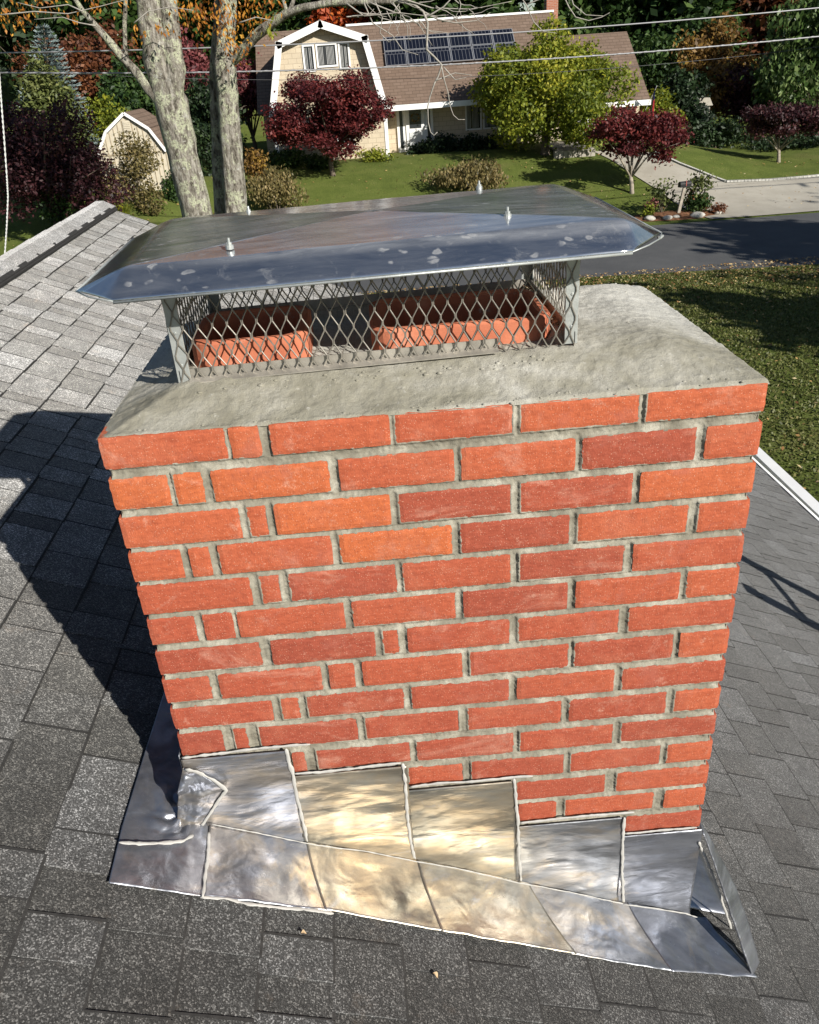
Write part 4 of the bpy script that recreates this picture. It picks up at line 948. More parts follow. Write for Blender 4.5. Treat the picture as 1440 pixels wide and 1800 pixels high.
# hanging autumn leaves near the camera
def leafspray(P, D, parent, n, spread, mat='orange', size=.085):
    V = []; tn = []
    for (u, v) in P:
        c = np.array(atY(u, v, D + NR.uniform(-.4, .4))); ax = NR.normal(size=3) * [.5, .5, .3]; t0 = NR.uniform(.2, .8)
        for i in range(n):
            p = c + NR.normal(size=3) * spread + ax * spread * (i / n - .5); d = np.array([NR.normal() * .5, NR.normal() * .5, -1 + NR.normal() * .35]); d /= np.linalg.norm(d); w_ = np.cross(d, NR.normal(size=3)); w_ /= np.linalg.norm(w_); s = size * NR.uniform(.7, 1.3)
            V.append([p, p + d * s * .45 + w_ * s * .22, p + d * s, p + d * s * .45 - w_ * s * .22]); tn.append(t0 + NR.normal() * .2)
    return quadmesh('leaves', np.array(V), np.array(tn), LM[mat], parent)
L1 = [(8, 34), (20, 30), (34, 28), (48, 32), (44, 22), (70, 4), (84, 6), (100, -2), (132, 24), (165, 4), (178, 10), (192, 2), (240, 52), (244, 60), (276, 46), (288, 48), (212, -4), (60, -6), (30, -4), (6, 10), (0, 20)]
L2 = [(312, 14), (322, 22), (334, 30), (346, 28), (330, 8), (350, 14), (360, 24), (372, 8), (380, 30), (340, 40), (366, 38), (392, 44), (400, 60), (404, 76), (412, 88), (418, 98), (410, 66), (430, 20), (446, 10), (460, 30), (452, 40), (474, 6), (486, 14), (424, 36), (438, -2), (300, 2), (318, -4), (466, 16), (440, 50), (350, 2), (405, 24), (416, 6), (400, 10)]
leafspray(L1, 16, ash1, 12, .09); leafspray(L2, 16.6, ash2, 18, .13)
leafspray([(474, 38), (472, 50), (478, 58)], 16.2, ash2, 5, .04, 'yg', .13)
for t_, x_, y_, n_ in ((ash1, -5.5, D1, 5000), (ash2, -1.5, D2, 5000)):
    lob = mklobes((x_, y_, 7.2), (3.6, 3.2, 3.2), 22, (.2, .32), n_ + int(y_)); leafcloud('crown', lob, n_, .13, 'orange', t_, .3, droop=.8)
    m = MB()
    for l in lob: m.tube([(x_ * .6 - 1.6, y_, 3.2), Vector(l[0])], [.09, .02], 6)
    m.build('branch', ASHB, t_)
# ------------------------------------------------------------------ overhead cables
WIRE = plain('cable_grey', (.30, .30, .31), .5, .3); WIRED = plain('cable_dark', (.08, .08, .085), .6)
def cable(P, D, w, mat, label, tw=False):
    Q = [Vector(atY(u, v, D)) for u, v in P]; xs_ = [q_.x for q_ in Q]; co = np.polyfit(xs_, [q_.z for q_ in Q], 2)
    X = np.linspace(-38, 38, 160); m = MB(); r = w / 2 / F * (D + 1.2) * .62
    pts = [Vector((x, D, float(np.polyval(co, x)))) for x in X]
    m.tube(pts, r, 6)
    if tw:
        X = np.linspace(-38, 38, 1600); m.tube([Vector((x, D + r * .75 * math.sin(x * 18), float(np.polyval(co, x)) + r * .75 * math.cos(x * 18))) for x in X], r * .6, 4)
    tag(m.build('overhead_cable', mat, smooth=True), label, 'cable', 'cables along the road')
cable([(0, 93), (240, 87), (480, 80), (700, 69), (960, 54), (1200, 34), (1440, 14)], 23.5, 3.6, WIRE, 'upper of the two thick overhead cables crossing the tan house')
cable([(0, 128), (240, 127), (480, 125), (700, 118), (960, 103), (1200, 86), (1440, 64)], 23.5, 3.8, WIRE, 'lower of the two thick overhead cables crossing the tan house', True)
cable([(440, 140), (700, 138), (960, 128), (1440, 82)], 23.9, 1.2, WIRED, 'thin dark cable just under the thick lower cable')
m = MB(); Q = [atY(u, v, 6.2) for u, v in ((-2, 120), (2, 175), (7, 240), (12, 310), (14, 345), (12, 395), (9, 440), (0, 520))]; P = []
for i in range(len(Q) - 1): P += [Q[i].lerp(Q[i + 1], k / 40) for k in range(40)]
for ph in (0, PI): m.tube([p + Vector((math.cos(i * .55 + ph), math.sin(i * .55 + ph), 0)) * .0035 for i, p in enumerate(P)], .004, 5)
tag(m.build('twisted_rope', plain('white_rope', (.6, .6, .58), .7), smooth=True), 'thin twisted white line hanging at the far left beyond the ridge', 'rope')
# ------------------------------------------------------------------ shed
shp = atY(242, 312, 33); SX = shp.x; sz = gz(SX, 33) - .05
shed = thing('garden_shed', 'small tan gambrel shed with vertical boards and brown roof on the lawn', 'shed', (SX, 33, sz))
SHW = plain('shed_board', (.52, .47, .37), .8, 0, .3, 5, .12); a = N('roof_brown')
br = a.n('ShaderNodeTexBrick'); a.L(a.pos, br.inputs['Vector']); 
def housemat(name, c1, c2, cm, bw, bh, mortar, axes, rough=.9):
    a = N(name); sp = a.n('ShaderNodeSeparateXYZ'); a.L(a.pos, sp.inputs[0]); cb = a.n('ShaderNodeCombineXYZ'); a.L(sp.outputs[axes[0]], cb.inputs[0]); a.L(sp.outputs[axes[1]], cb.inputs[1])
    b = a.n('ShaderNodeTexBrick'); a.L(cb.outputs[0], b.inputs['Vector']); b.inputs['Color1'].default_value = (*c1, 1); b.inputs['Color2'].default_value = (*c2, 1); b.inputs['Mortar'].default_value = (*cm, 1)
    b.inputs['Scale'].default_value = 1; b.inputs['Brick Width'].default_value = bw; b.inputs['Row Height'].default_value = bh; b.inputs['Mortar Size'].default_value = mortar; b.inputs['Mortar Smooth'].default_value = .3
    c = a.mix(a.ramp(a.noise(2.2, 6, .65), [(.35, 0), (.7, .35)]), b.outputs[0], tuple(x * .7 for x in c1)); c = a.mix(a.ramp(a.noise(40, 3, .8), [(.4, .3), (.6, 0)]), c, tuple(x * .55 for x in c1)); a.bump(b.outputs['Fac'], -.5, .01)
    return a.set(c, rough, 0, .25)
ROOFB = housemat('brown_roof', (.165, .115, .085), (.21, .15, .115), (.10, .07, .052), .32, .12, .012, (0, 2))
ROOFY = housemat('brown_roof_side', (.165, .115, .085), (.21, .15, .115), (.10, .07, .052), .32, .12, .012, (1, 2))
SIDE = housemat('tan_siding', (.58, .49, .36), (.64, .55, .41), (.36, .29, .21), .36, .19, .010, (0, 2), .8)
W2, EH, KH, PKH, DP = 1.28, 1.35, 2.15, 2.72, 2.9
prof = [(-W2, 0), (-W2, EH), (-W2 * .62, KH), (0, PKH), (W2 * .62, KH), (W2, EH), (W2, 0)]
m = MB(); n = len(prof); m.add([(SX + x, 33, sz + z) for x, z in prof] + [(SX + x, 33 + DP, sz + z) for x, z in prof], [tuple(range(n)), tuple(range(2 * n - 1, n - 1, -1))] + [(i, i + 1, n + i + 1, n + i) for i in range(n - 1)]); m.build('wall', SHW, shed)
m = MB()
for i in range(15):
    x = -W2 + .04 + i * (2 * W2 - .08) / 14; h = float(np.interp(abs(x), [0, W2 * .62, W2], [PKH, KH, EH])) - .1; m.box((SX + x - .014, 32.982, sz), (SX + x + .014, 32.998, sz + h))
m.box((SX - W2, 32.975, sz + EH - .03), (SX + W2, 32.996, sz + EH + .02)); m.build('batten', plain('batten_tan', (.36, .30, .21), .8), shed)  # battens in a darker tan than the boards
m = MB(); R = prof[1:-1]
for (xa, za), (xb, zb_) in zip(R[:-1], R[1:]):
    d = Vector((xb - xa, 0, zb_ - za)).normalized(); nn = Vector((-d.z, 0, d.x)) * .05; A = Vector((SX + xa, 32.9, sz + za)); B = Vector((SX + xb, 32.9, sz + zb_)); e = Vector((0, DP + .2, 0))
    m.hexa([A, B, B + e, A + e, A + nn, B + nn, B + nn + e, A + nn + e])
m.build('roof', ROOFY, shed)
m = MB()
for (xa, za), (xb, zb_) in zip(R[:-1], R[1:]):
    d = Vector((xb - xa, 0, zb_ - za)).normalized(); nn = Vector((-d.z, 0, d.x)) * .055; A = Vector((SX + xa, 32.87, sz + za)); B = Vector((SX + xb, 32.87, sz + zb_)); e = Vector((0, .027, 0)); q_ = nn * -.9
    m.hexa([A + q_, B + q_, B + e + q_, A + e + q_, A + nn, B + nn, B + nn + e, A + nn + e])
m.build('trim', WHITE, shed)
m = MB()
m.box((SX - .14, 32.96, sz + 2.12), (SX + .14, 32.985, sz + 2.48)); 
for i in range(5): m.box((SX - .11, 32.945, sz + 2.16 + i * .06), (SX + .11, 32.962, sz + 2.185 + i * .06), .2)
m.build('gable_vent', SHW, shed)
# ------------------------------------------------------------------ tan gambrel house
GZ = -3.3
nh = thing('gambrel_house', 'tan shingled house with gambrel gable, brown roof and solar panels across the road', 'house', (3, 40, GZ))
GC, KN, BT, PK = -1.63, 1.87, 2.52, 2.15; Yg = 38.0; Zk, Ze = 1.50, -1.18
YE, ZE, YR, ZR = 38.25, -1.12, 42.5, 2.05
def roofslab(m, a, b, c, d, th=.09): # a,b eave, c,d ridge
    n = (b - a).cross(d - a).normalized(); n = n if n.z > 0 else -n; m.hexa([a - n * th, b - n * th, c - n * th, d - n * th, a, b, c, d])
m = MB()
roofslab(m, Vector((.86, YE, ZE)), Vector((9.0, YE, ZE)), Vector((9.0, YR, ZR)), Vector((.25, YR, ZR)))
roofslab(m, Vector((-4.75, YE + .4, ZE)), Vector((-4.1, YE + .4, ZE)), Vector((-3.4, YR, ZR)), Vector((-4.75, YR, ZR)))
roofslab(m, Vector((.2, 38.4 + (1.3 - ZE) / (ZR - ZE) * 4.25 - 1.2, .5)), Vector((.9, YE, ZE)), Vector((.9, YR, ZR)), Vector((-4, YR, ZR)))
roofslab(m, Vector((9.0, 46.8, -1.1)), Vector((-4.75, 46.8, -1.1)), Vector((-4.75, YR, ZR)), Vector((9.0, YR, ZR)))
roofslab(m, Vector((9.0, 38.35, -1.62)), Vector((12.45, 38.35, -1.62)), Vector((12.45, 42.4, 1.07)), Vector((9.0, 42.4, 1.07)))
roofslab(m, Vector((12.45, 46.4, -1.62)), Vector((9.0, 46.4, -1.62)), Vector((9.0, 42.4, 1.07)), Vector((12.45, 42.4, 1.07)))
m.build('roof', ROOFB, nh)
m = MB(); P5 = [(GC - BT, Ze), (GC - KN, Zk), (GC, PK), (GC + KN, Zk), (GC + BT, Ze)]
for (xa, za), (xb, zb_) in zip(P5[:-1], P5[1:]):
    d = Vector((xb - xa, 0, zb_ - za)).normalized(); nn = Vector((-d.z, 0, d.x)) * .07; A = Vector((xa, Yg - .38, za)); B = Vector((xb, Yg - .38, zb_)); e = Vector((0, 4.6, 0)); m.hexa([A - nn, B - nn, B - nn + e, A - nn + e, A, B, B + e, A + e])
m.build('gable_roof', ROOFY, nh)
m = MB()
for (xa, za), (xb, zb_) in zip(P5[:-1], P5[1:]):
    d = Vector((xb - xa, 0, zb_ - za)).normalized(); nn = Vector((-d.z, 0, d.x)); A = Vector((xa, Yg - .42, za)) - d * .04; B = Vector((xb, Yg - .42, zb_)) + d * .04; e = Vector((0, .036, 0)); m.hexa([A - nn * .26, B - nn * .26, B - nn * .26 + e, A - nn * .26 + e, A + nn * .015, B + nn * .015, B + nn * .015 + e, A + nn * .015 + e])
m.build('trim', WHITE, nh)
for nm_, a_, b_ in (('fascia', (.92, YE - .06, ZE - .24), (8.98, YE - .02, ZE - .02)), ('fascia', (9.02, 38.29, -1.62 - .24), (12.48, 38.33, -1.64)), ('ridge_strip', (-.6, YR - .06, ZR + .004), (9.0, YR + .06, ZR + .09)),
                    ('corner_board', (GC - BT + .05, Yg - .03, GZ), (GC - BT + .2, Yg - .005, Ze)), ('corner_board', (GC + BT - .2, Yg - .03, GZ), (GC + BT - .05, Yg - .005, Ze))):
    m = MB(); m.box(a_, b_); m.build(nm_, WHITE, nh)
m = MB(); W5 = [(GC - BT + .06, GZ - .6), (GC - BT + .06, Ze - .05), (GC - KN + .02, Zk - .08), (GC, PK - .09), (GC + KN - .02, Zk - .08), (GC + BT - .06, Ze - .05), (GC + BT - .06, GZ - .6)]; n = 7
m.add([(x, Yg, z) for x, z in W5] + [(x, Yg + 4.5, z) for x, z in W5], [tuple(range(n)), tuple(range(2 * n - 1, n - 1, -1))] + [(i, (i + 1) % n, n + (i + 1) % n, n + i) for i in range(n)])
m.box((GC + BT - .05, 39.3, GZ - .6), (9.0, 46.4, ZE + .15)); m.box((-4.6, 39.6, GZ - .6), (GC - BT + .04, 46.4, ZE)); m.box((9.01, 39.0, GZ - .8), (12.2, 46.2, -1.5))
m.build('wall', SIDE, nh)
WIN = N('window_glass').set((.03, .035, .04), .08, 0, .6); CUR = plain('curtain', (.45, .45, .44), .9)
def window(x0, x1, z0, z1, y, parts=1, cur=True):
    m = MB(); fw = .07
    m.box((x0 - fw, y - .05, z0 - fw), (x1 + fw, y - .012, z0)); m.box((x0 - fw, y - .05, z1), (x1 + fw, y - .012, z1 + fw)); m.box((x0 - fw, y - .05, z0), (x0, y - .012, z1)); m.box((x1, y - .05, z0), (x1 + fw, y - .012, z1))
    for i in range(1, parts):
        c = x0 + (x1 - x0) * i / parts; m.box((c - .05, y - .048, z0), (c + .05, y - .013, z1))
    w = m.build('window', WHITE, nh); g = MB(); g.box((x0, y - .02, z0), (x1, y - .008, z1)); g.build('pane', WIN, w)
    if cur:
        c = MB(); nf = int((x1 - x0) / .06)
        for i in range(nf):
            xa = x0 + .04 + (x1 - x0 - .08) * i / nf
            if .25 < (i / nf) < .42: continue
            c.tube([(xa, y - .024, z0 + .03), (xa, y - .024, z1 - .05)], .012, 5)
        c.build('curtain', CUR, w)
window(-2.42, -2.06, .42, 1.28, Yg); window(-1.86, -1.12, .55, 1.28, Yg); window(-.93, -.60, .42, 1.28, Yg); window(-2.6, -.7, -2.5, -1.4, Yg, 3)
window(4.45, 5.05, -2.35, -1.35, 39.3); window(5.25, 5.8, -2.35, -1.35, 39.3)
m = MB(); m.box((1.30, 39.2, GZ), (2.92, 39.296, -1.18)); d0 = m.build('door_surround', WHITE, nh)
m = MB(); m.box((1.70, 39.14, GZ + .14), (2.52, 39.197, -1.25)); dr = m.build('door', WHITE, nh)
m = MB(); m.box((1.86, 39.12, -2.25 + .1), (2.38, 39.138, -1.33)); m.build('pane', WIN, dr)
m = MB(); m.box((1.84, 39.11, -3.0), (2.40, 39.138, -2.3)); m.build('door_panel', plain('door_panel_white', (.6, .62, .62), .4), dr)
m = MB(); rr = random.Random(2)
for i in range(40):
    t = rr.uniform(0, 2 * PI); c = Vector((2.12 + .16 * math.cos(t), 39.09, -1.72 + .16 * math.sin(t))); s = .05; m.add([c + Vector((rr.uniform(-s, s), rr.uniform(-.02, .01), rr.uniform(-s, s))) for _ in range(4)], [(0, 1, 2, 3)], rr.random())
tag(m.build('door_wreath', LM['brown']), 'round autumn wreath hanging on the white entrance door', 'wreath')
for x in (1.42, 2.66):
    m = MB(); m.box((x, 39.185, -2.95), (x + .14, 39.198, -1.3)); m.build('sidelight', WIN, nh)
m = MB(); m.box((1.1, 38.5, GZ - .3), (3.1, 39.18, GZ + .05)); m.box((1.2, 38.2, GZ - .3), (3.0, 38.48, GZ - .07)); tag(m.build('door_step', CONC, nh))
m = MB(); c0 = atY(961, 20, 44).x; m.box((c0, 44, .5), (c0 + .55, 44.6, 4.2)); m.build('house_chimney', housemat('far_brick', (.36, .12, .07), (.44, .17, .10), (.40, .34, .28), .21, .07, .01, (0, 2)), nh)
m = MB(); m.box((9.15, 38.93, GZ - .6), (11.9, 38.985, -1.95)); gd = m.build('garage_door', WHITE, nh)
m = MB()
for i in range(3): m.box((9.2, 38.9, GZ - .05 + i * .42), (11.85, 38.93, GZ + .32 + i * .42))
m.build('door_panel', WHITE, gd)
# solar array on the front slope
sol = thing('solar_array', 'two rows of dark blue solar panels in silver frames on the brown house roof', 'solar panels', (3.5, 40.8, .8))
RS_ = (ZR - ZE) / (YR - YE); pn = (0, -RS_, 1); pd = ZE - RS_ * YE; hh = .10 / 1
q0 = onplane(671, 66, pn, pd + .12); q1 = onplane(677, 117, pn, pd + .12); q2 = onplane(886, 51, pn, pd + .12)
PVM = N('solar_cell'); bb = PVM.n('ShaderNodeTexBrick'); PVM.L(PVM.pos, bb.inputs['Vector'])
PV = housemat('solar_cell_blue', (.006, .008, .016), (.008, .010, .02), (.12, .125, .14), .16, 3, .012, (0, 2), .35)
us, ue = q0.x + .05, q0.x + .05 + 5.9; nn = Vector((0, -RS_, 1)).normalized(); up = Vector((0, 1, RS_)).normalized(); Ltot = (Vector((0, q0.y, q0.z)) - Vector((0, q1.y, q1.z))).length
for r in range(2):
    for k in range(6):
        o = Vector((us + k * .985, q1.y, q1.z)) + up * (r * (Ltot / 2)); ex = Vector((.955, 0, 0)); ey = up * (Ltot / 2 - .04)
        m = MB(); m.hexa([o, o + ex, o + ex + ey, o + ey] + [p + nn * .035 for p in (o, o + ex, o + ex + ey, o + ey)]); p_ = m.build('panel', plain('panel_frame', (.55, .56, .58), .4, .7) if 'panel_frame' not in bpy.data.materials else bpy.data.materials['panel_frame'], sol)
        m = MB(); i = .03; a1 = o + Vector((i, 0, 0)) + up * i + nn * .036; ex2 = ex - Vector((2 * i, 0, 0)); ey2 = ey - up * 2 * i; m.hexa([a1, a1 + ex2, a1 + ex2 + ey2, a1 + ey2] + [p + nn * .003 for p in (a1, a1 + ex2, a1 + ex2 + ey2, a1 + ey2)]); m.build('cells', PV, p_)
# patio with stone front, pot, flag
p0 = ground(975, 279); p1 = ground(1050, 278)
m = MB(); yb = p0.y
for i in range(9):
    x = p0.x + (p1.x - p0.x) * i / 9; m.box((x, yb, gz(x, yb) - .2), (x + (p1.x - p0.x) / 9 - .02, yb + .25, gz(x, yb) + .26), .5)
m.box((p0.x + .2, yb + .26, gz(p0.x, yb) - .2), (p1.x, 38.9, gz(p0.x, yb) + .27)); tag(m.build('patio', CONC), 'raised concrete patio with stone block front between the yellow green tree and garage', 'patio')
px = atY(1012, 262, 38.2); m = MB(); pz = gz(p0.x, yb) + .27
m.tube([(px.x, 38.2, pz), (px.x, 38.2, pz + .30), (px.x, 38.2, pz + .34)], [.17, .25, .27], 14); tag(m.build('plant_pot', plain('brown_glaze', (.20, .08, .05), .4), smooth=True), 'round reddish brown plant pot on the raised patio', 'plant pot')
fg = atY(1146, 187, 38.2); flag = thing('flag', 'striped flag with blue corner hanging limp on a pole at the garage corner', 'flag', (12.3, 38.28, -1.8))
m = MB(); P0 = Vector((12.25, 38.3, -2.05)); P1 = Vector((12.42, 37.5, -1.1)); m.tube([P0, P1], .014, 6); m.build('pole', WHITE, flag)
a = N('flag_stripes'); wv = a.n('ShaderNodeSeparateXYZ'); a.L(a.n('ShaderNodeUVMap').outputs[0], wv.inputs[0]); st = a.math('MODULO', a.math('MULTIPLY', wv.outputs[0], 6.5), 1.0); c = a.mix(a.ramp(st, [(0, 0), (.5, 1)], 'CONSTANT'), (.55, .03, .04), (.8, .8, .78))
cn = a.math('MULTIPLY', a.math('LESS_THAN', wv.outputs[0], .54), a.math('GREATER_THAN', wv.outputs[1], .60)); c = a.mix(cn, c, (.02, .03, .14)); FLM = a.set(c, .8)
m = MB(); NU, NV = 26, 20
def ff(u, v):
    top = P0.lerp(P1, .25 + .72 * (1 - v) if False else .98 - .5 * u * .6); w = .10 * math.sin(u * 19) * (.3 + .7 * v)
    return (top.x - .06 + w * .6 + .05 * u, top.y + w, top.z - .02 - 1.15 * v * (1 - .12 * u))
grid(m, ff, NU, NV); o = m.build('cloth', FLM, flag, smooth=True); uv = o.data.uv_layers.new(name='UVMap')
for lp in o.data.loops: i = lp.vertex_index; uv.data[lp.index].uv = ((i % (NU + 1)) / NU, 1 - (i // (NU + 1)) / NV)
# small white shed far right
w0 = atY(1232, 196, 43); m = MB(); z0 = gz(w0.x, 43); wsh = thing('storage_shed', 'small pale storage shed in the shade below the golden brown tree', 'shed', (w0.x, 43, z0))
m.box((w0.x - .45, 43, z0), (w0.x + .45, 44, w0.z + .25)); m.build('wall', CONC, wsh); m = MB(); m.hexa([(w0.x - .55, 42.9, w0.z + .25), (w0.x + .55, 42.9, w0.z + .25), (w0.x + .55, 44.1, w0.z + .25), (w0.x - .55, 44.1, w0.z + .25), (w0.x - .4, 43, w0.z + .6), (w0.x + .4, 43, w0.z + .6), (w0.x + .4, 44, w0.z + .6), (w0.x - .4, 44, w0.z + .6)]); m.build('roof', CONC, wsh)
# ------------------------------------------------------------------ mailbox and its bed
mbp = ground(1191, 380); mx, my = mbp.x, mbp.y; mz = gz(mx, my)
box = thing('mailbox', 'black curb mailbox on a leaning weathered post at the mouth of the driveway', 'mailbox', (mx, my, mz))
m = MB(); tp = Vector((mx + .16, my, mz + .95)); m.hexa([(mx - .05, my - .05, mz - .05), (mx + .05, my - .05, mz - .05), (mx + .05, my + .05, mz - .05), (mx - .05, my + .05, mz - .05)] + [tp + Vector(q_) for q_ in ((-.045, -.045, 0), (.045, -.045, 0), (.045, .045, 0), (-.045, .045, 0))]); m.build('post', plain('weathered_post', (.34, .30, .25), .9, 0, .2, 12), box)
m = MB(); n = 9; dx = Vector((.97, .24, 0)); hx = .24; pr = [(-.085, 0), (-.085, .10)] + [(-.085 * math.cos(t), .10 + .085 * math.sin(t)) for t in np.linspace(0, PI, n)][1:-1] + [(.085, .10), (.085, 0)]
sd = Vector((-dx.y, dx.x, 0)); vs = [tp + dx * s_ * hx * .9 + sd * a_ + Vector((0, 0, b_)) for s_ in (-1, 1) for a_, b_ in pr]; k = len(pr)
m.add(vs, [tuple(range(k)), tuple(range(2 * k - 1, k - 1, -1))] + [(i, (i + 1) % k, k + (i + 1) % k, k + i) for i in range(k)]); m.build('mailbox_body', plain('black_enamel', (.02, .02, .022), .35), box)
m = MB(); q_ = tp + sd * -.09 + Vector((0, 0, .1)); m.box((q_.x - .012, q_.y - .012, q_.z - .06), (q_.x + .012, q_.y + .004, q_.z + .12)); m.build('signal_flag', plain('flag_grey', (.35, .1, .08), .5), box)
m = MB(); bed = []
def bz(u, v): 
    a_ = u * 2 * PI; r_ = v; x = mx - .1 + 1.75 * r_ * math.cos(a_); y = my - .12 + .62 * r_ * math.sin(a_) + .1; return (x, y, max(gz(x, y), -4.9) + .015 + .10 * (1 - r_ ** 2) + .03 * noise.noise(Vector((x * 5, y * 5, 0))))
grid(m, bz, 40, 12); tag(m.build('mulch_bed', plain('mulch', (.16, .08, .045), .95, 0, .1, 9, .6), smooth=True), 'low brown mulch bed around the mailbox post', 'flower bed')
q = random.Random(31)
for i, (dx_, dy_, s_, lb) in enumerate(((-1.1, -.45, .16, 'pale round stone at the left end of the mailbox bed'), (-.5, -.55, .14, 'whitish stone in the middle front of the mailbox bed'), (.55, -.5, .20, 'wide grey stone in the mailbox bed near the road'), (-.2, -.5, .10, 'small pale stone below the mailbox post'), (1.35, -.35, .11, 'small grey stone at the driveway end of the mailbox bed'))):
    bm = bmesh.new(); bmesh.ops.create_icosphere(bm, subdivisions=3, radius=s_)
    for v in bm.verts: v.co *= 1 + .25 * noise.noise(v.co * 6 + Vector((i, 0, 0))); v.co.z *= .6; v.co.x *= 1.25
    m = MB(); x, y = mx + dx_, my + dy_ + .1; m.add([v.co + Vector((x, y, gz(x, y) + .08)) for v in bm.verts], [tuple(v.index for v in f.verts) for f in bm.faces]); bm.free()
    tag(m.build('stone', plain('stone_grey', (.42, .40, .36), .9, 0, .2, 9) if 'stone_grey' not in bpy.data.materials else bpy.data.materials['stone_grey'], smooth=True), lb, 'stone', 'stones in the mailbox bed')
def plant(name, label, dx_, dy_, w, h, kind, n, leaf, seed, **kw):
    x, y = mx + dx_, my + dy_; z = gz(x, y); t = thing(name, label, 'plant', (x, y, z)); lob = mklobes((x, y, z + h * .55), (w, w * .7, h * .5), 8, (.35, .55), seed); leafcloud('foliage', lob, n, leaf, kind, t, .3, **kw)
    m = MB()
    for l in lob: m.tube([(x, y, z), Vector(l[0])], [.012, .006], 4)
    m.build('stem', BARK, t)
plant('bed_plant', 'tall leggy olive shrub behind the left of the mailbox', -.45, .35, .50, 1.15, 'yew', 420, .09, 61); plant('bed_plant', 'tall leggy olive shrub behind the right of the mailbox', .75, .4, .65, 1.2, 'yew', 560, .09, 62)
plant('bed_plant', 'dark green leafy plant with reddish tops right of the mailbox post', .62, .05, .48, .62, 'green', 1100, .07, 63); plant('bed_plant', 'russet flower heads above the dark green plant by the mailbox', .62, .1, .5, .85, 'rust', 260, .06, 66)
plant('bed_plant', 'yellow green clump with dusty red heads at the left of the mailbox bed', -1.05, -.05, .28, .5, 'yg', 500, .06, 64); plant('bed_plant', 'dusty red flower heads over the yellow green clump by the mailbox', -1.05, -.02, .32, .68, 'pink', 260, .05, 67); plant('bed_plant', 'low rust red plant at the driveway end of the mailbox bed', 1.4, -.1, .38, .32, 'rust', 700, .05, 65)
# ------------------------------------------------------------------ near lawn: blades and fallen leaves
n = 90000; X = NR.uniform(3.2, 16, n); Y = 4 + 16.9 * NR.random(n) ** .75; yn = 20.75 - .09 * np.maximum(0, X - 5); k = Y < yn; X, Y = X[k], Y[k]; n = len(X)
Z = np.full(n, -4.905); h = NR.uniform(.02, .05, n); a_ = NR.uniform(0, 2 * PI, n); dx = np.cos(a_) * .02; dy = np.sin(a_) * .02; lx = NR.normal(0, .02, n); ly = NR.normal(0, .02, n)
V = np.stack([np.stack([X - dx, Y - dy, Z], 1), np.stack([X + dx, Y + dy, Z], 1), np.stack([X + dx * .6 + lx, Y + dy * .6 + ly, Z + h], 1), np.stack([X - dx * .6 + lx, Y - dy * .6 + ly, Z + h], 1)], 1)
GRS = leafmat('grass_blade', [(.045, .055, .014), (.09, .105, .026), (.15, .155, .05), (.26, .22, .09)], .25)
tag(quadmesh('lawn_grass', V, NR.normal(.45, .22, n), GRS), 'short green grass of the near lawn beside the roof eave', 'grass', kind='stuff')
def litter(name, label, X, Y, s, mat, dz=.06):
    n = len(X); Z = np.array([gz(float(x), float(y)) for x, y in zip(X, Y)]) + dz; c = np.stack([X, Y, Z], 1); nn = unit(n) * .5 + np.array([0, 0, 1.]); nn /= np.linalg.norm(nn, axis=1)[:, None]; tg = np.cross(nn, unit(n)); tg /= np.linalg.norm(tg, axis=1)[:, None]; bt = np.cross(nn, tg); ss = NR.uniform(.6, 1.3, n)[:, None] * s
    V = np.stack([c - tg * ss, c + bt * ss * .6 + nn * ss * .2, c + tg * ss, c - bt * ss * .6 + nn * ss * .1], 1); return tag(quadmesh(name, V, NR.random(n), mat), label, 'fallen leaves', kind='stuff')
LIT = leafmat('fallen_leaf_mix', [(.14, .07, .03), (.30, .16, .06), (.48, .32, .12), (.6, .5, .3)], .15)
X = NR.uniform(-4, 15, 3600); Y = ynear(10) + .5 - 2.2 * NR.random(3600) ** 1.5; X2 = NR.uniform(4, 16, 1500); Y2 = NR.uniform(5, 20, 1500)
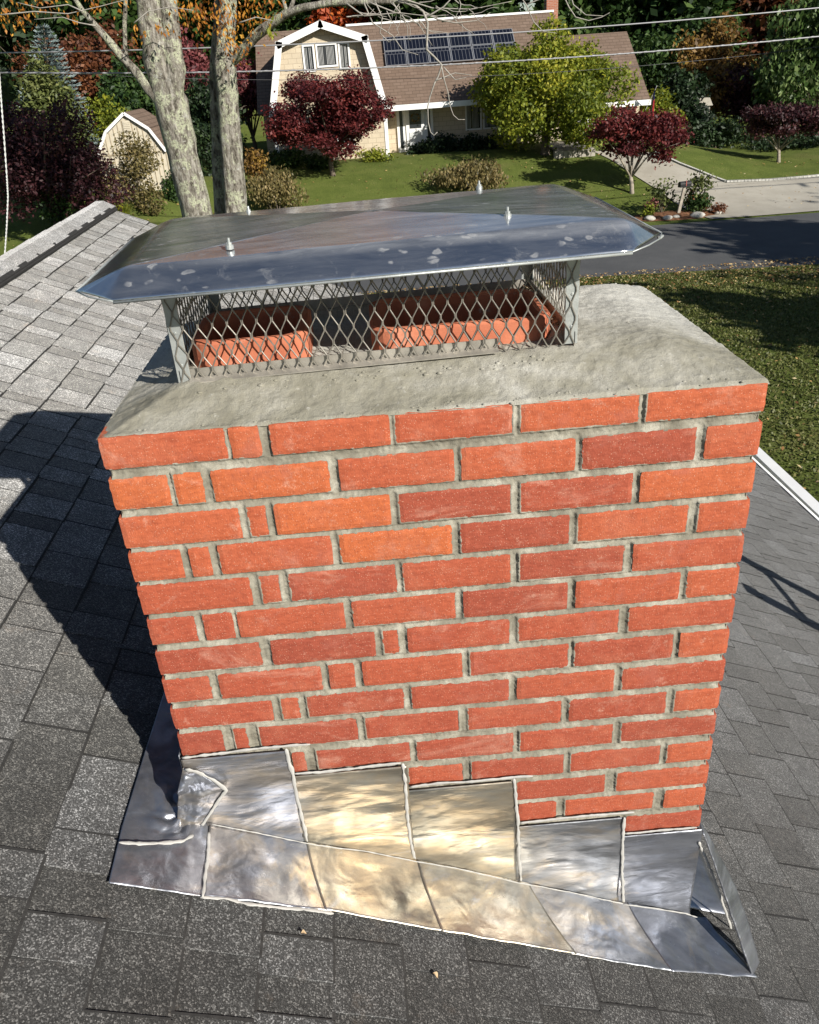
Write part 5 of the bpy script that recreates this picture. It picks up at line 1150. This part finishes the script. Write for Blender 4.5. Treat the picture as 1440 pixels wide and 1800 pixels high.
litter('leaf_litter', 'brown and yellow fallen leaves along the near edge of the road', np.r_[X, X2], np.r_[Y, Y2], .035, LIT)
X = NR.uniform(-14, 20, 900); Y = NR.uniform(28.3, 37, 900)
litter('leaf_litter', 'scattered pale yellow leaves on the lawn across the road', X, Y, .045, LIT, .03)
# ------------------------------------------------------------------ ladder at the eave and the tall trees on the camera's side of the road, which shade the road
lad = thing('ladder', 'aluminium extension ladder leaning on the roof eave right of the chimney', 'ladder', (3.0, .2, -4.9))
def sh_pt(u, v, t): return roofp(u, v) + SD * t
e1, e2 = sh_pt(1310, 1030, 1.55), sh_pt(1318, 985, 1.8)
def cast(u, v, P, dx):  # point of the leaning ladder whose shadow falls at that roof spot
    return roofp(u, v) + SD * dx
m = MB(); ra = [cast(1262, 958, None, 1.7), cast(1296, 978, None, 1.63), cast(1440, 1052, None, 1.32)]; rb = [cast(1310, 1032, None, 1.62), cast(1440, 1102, None, 1.34)]
for r in (ra, rb):
    d = (r[-1] - r[0]).normalized(); far = r[-1] + d * ((r[-1].z + 4.9) / max(.05, -d.z)) if d.z < -.05 else r[-1] + d * 3
    m = MB(); far = r[-1] + d * 1.3; m.tube([r[0], r[-1], far], .036, 8); m.build('rail', STEEL, lad)
m = MB(); m.tube([cast(1350, 1008, None, 1.51), cast(1418, 1088, None, 1.39)], .018, 8); m.build('rung', STEEL, lad)
rg = random.Random(77)
for i, (x, y, h, w, lb) in enumerate(((21.5, 11.5, 11, 3.4, 'nearest tall tree'), (26, 8, 12.5, 3.6, 'middle tall tree'), (31, 13, 13, 4.0, 'right hand tall tree'), (23, 3, 12, 3.8, 'tall tree closest to the house'), (34, 10, 14, 4.2, 'farthest tall tree'), (16.5, 6.5, 8.5, 2.4, 'shorter tree'))):
    z = -4.9; t = thing('street_tree', lb + ' standing right of the near lawn, outside the view', 'tree', (x, y, z)); lob = mklobes((x, y, z + h * .66), (w, w, h * .34), 20, (.2, .34), 90 + i)
    leafcloud('crown', lob, 3200, .34, 'green', t, .4); trunk((x, y, z), lob, .2, t, 90 + i)
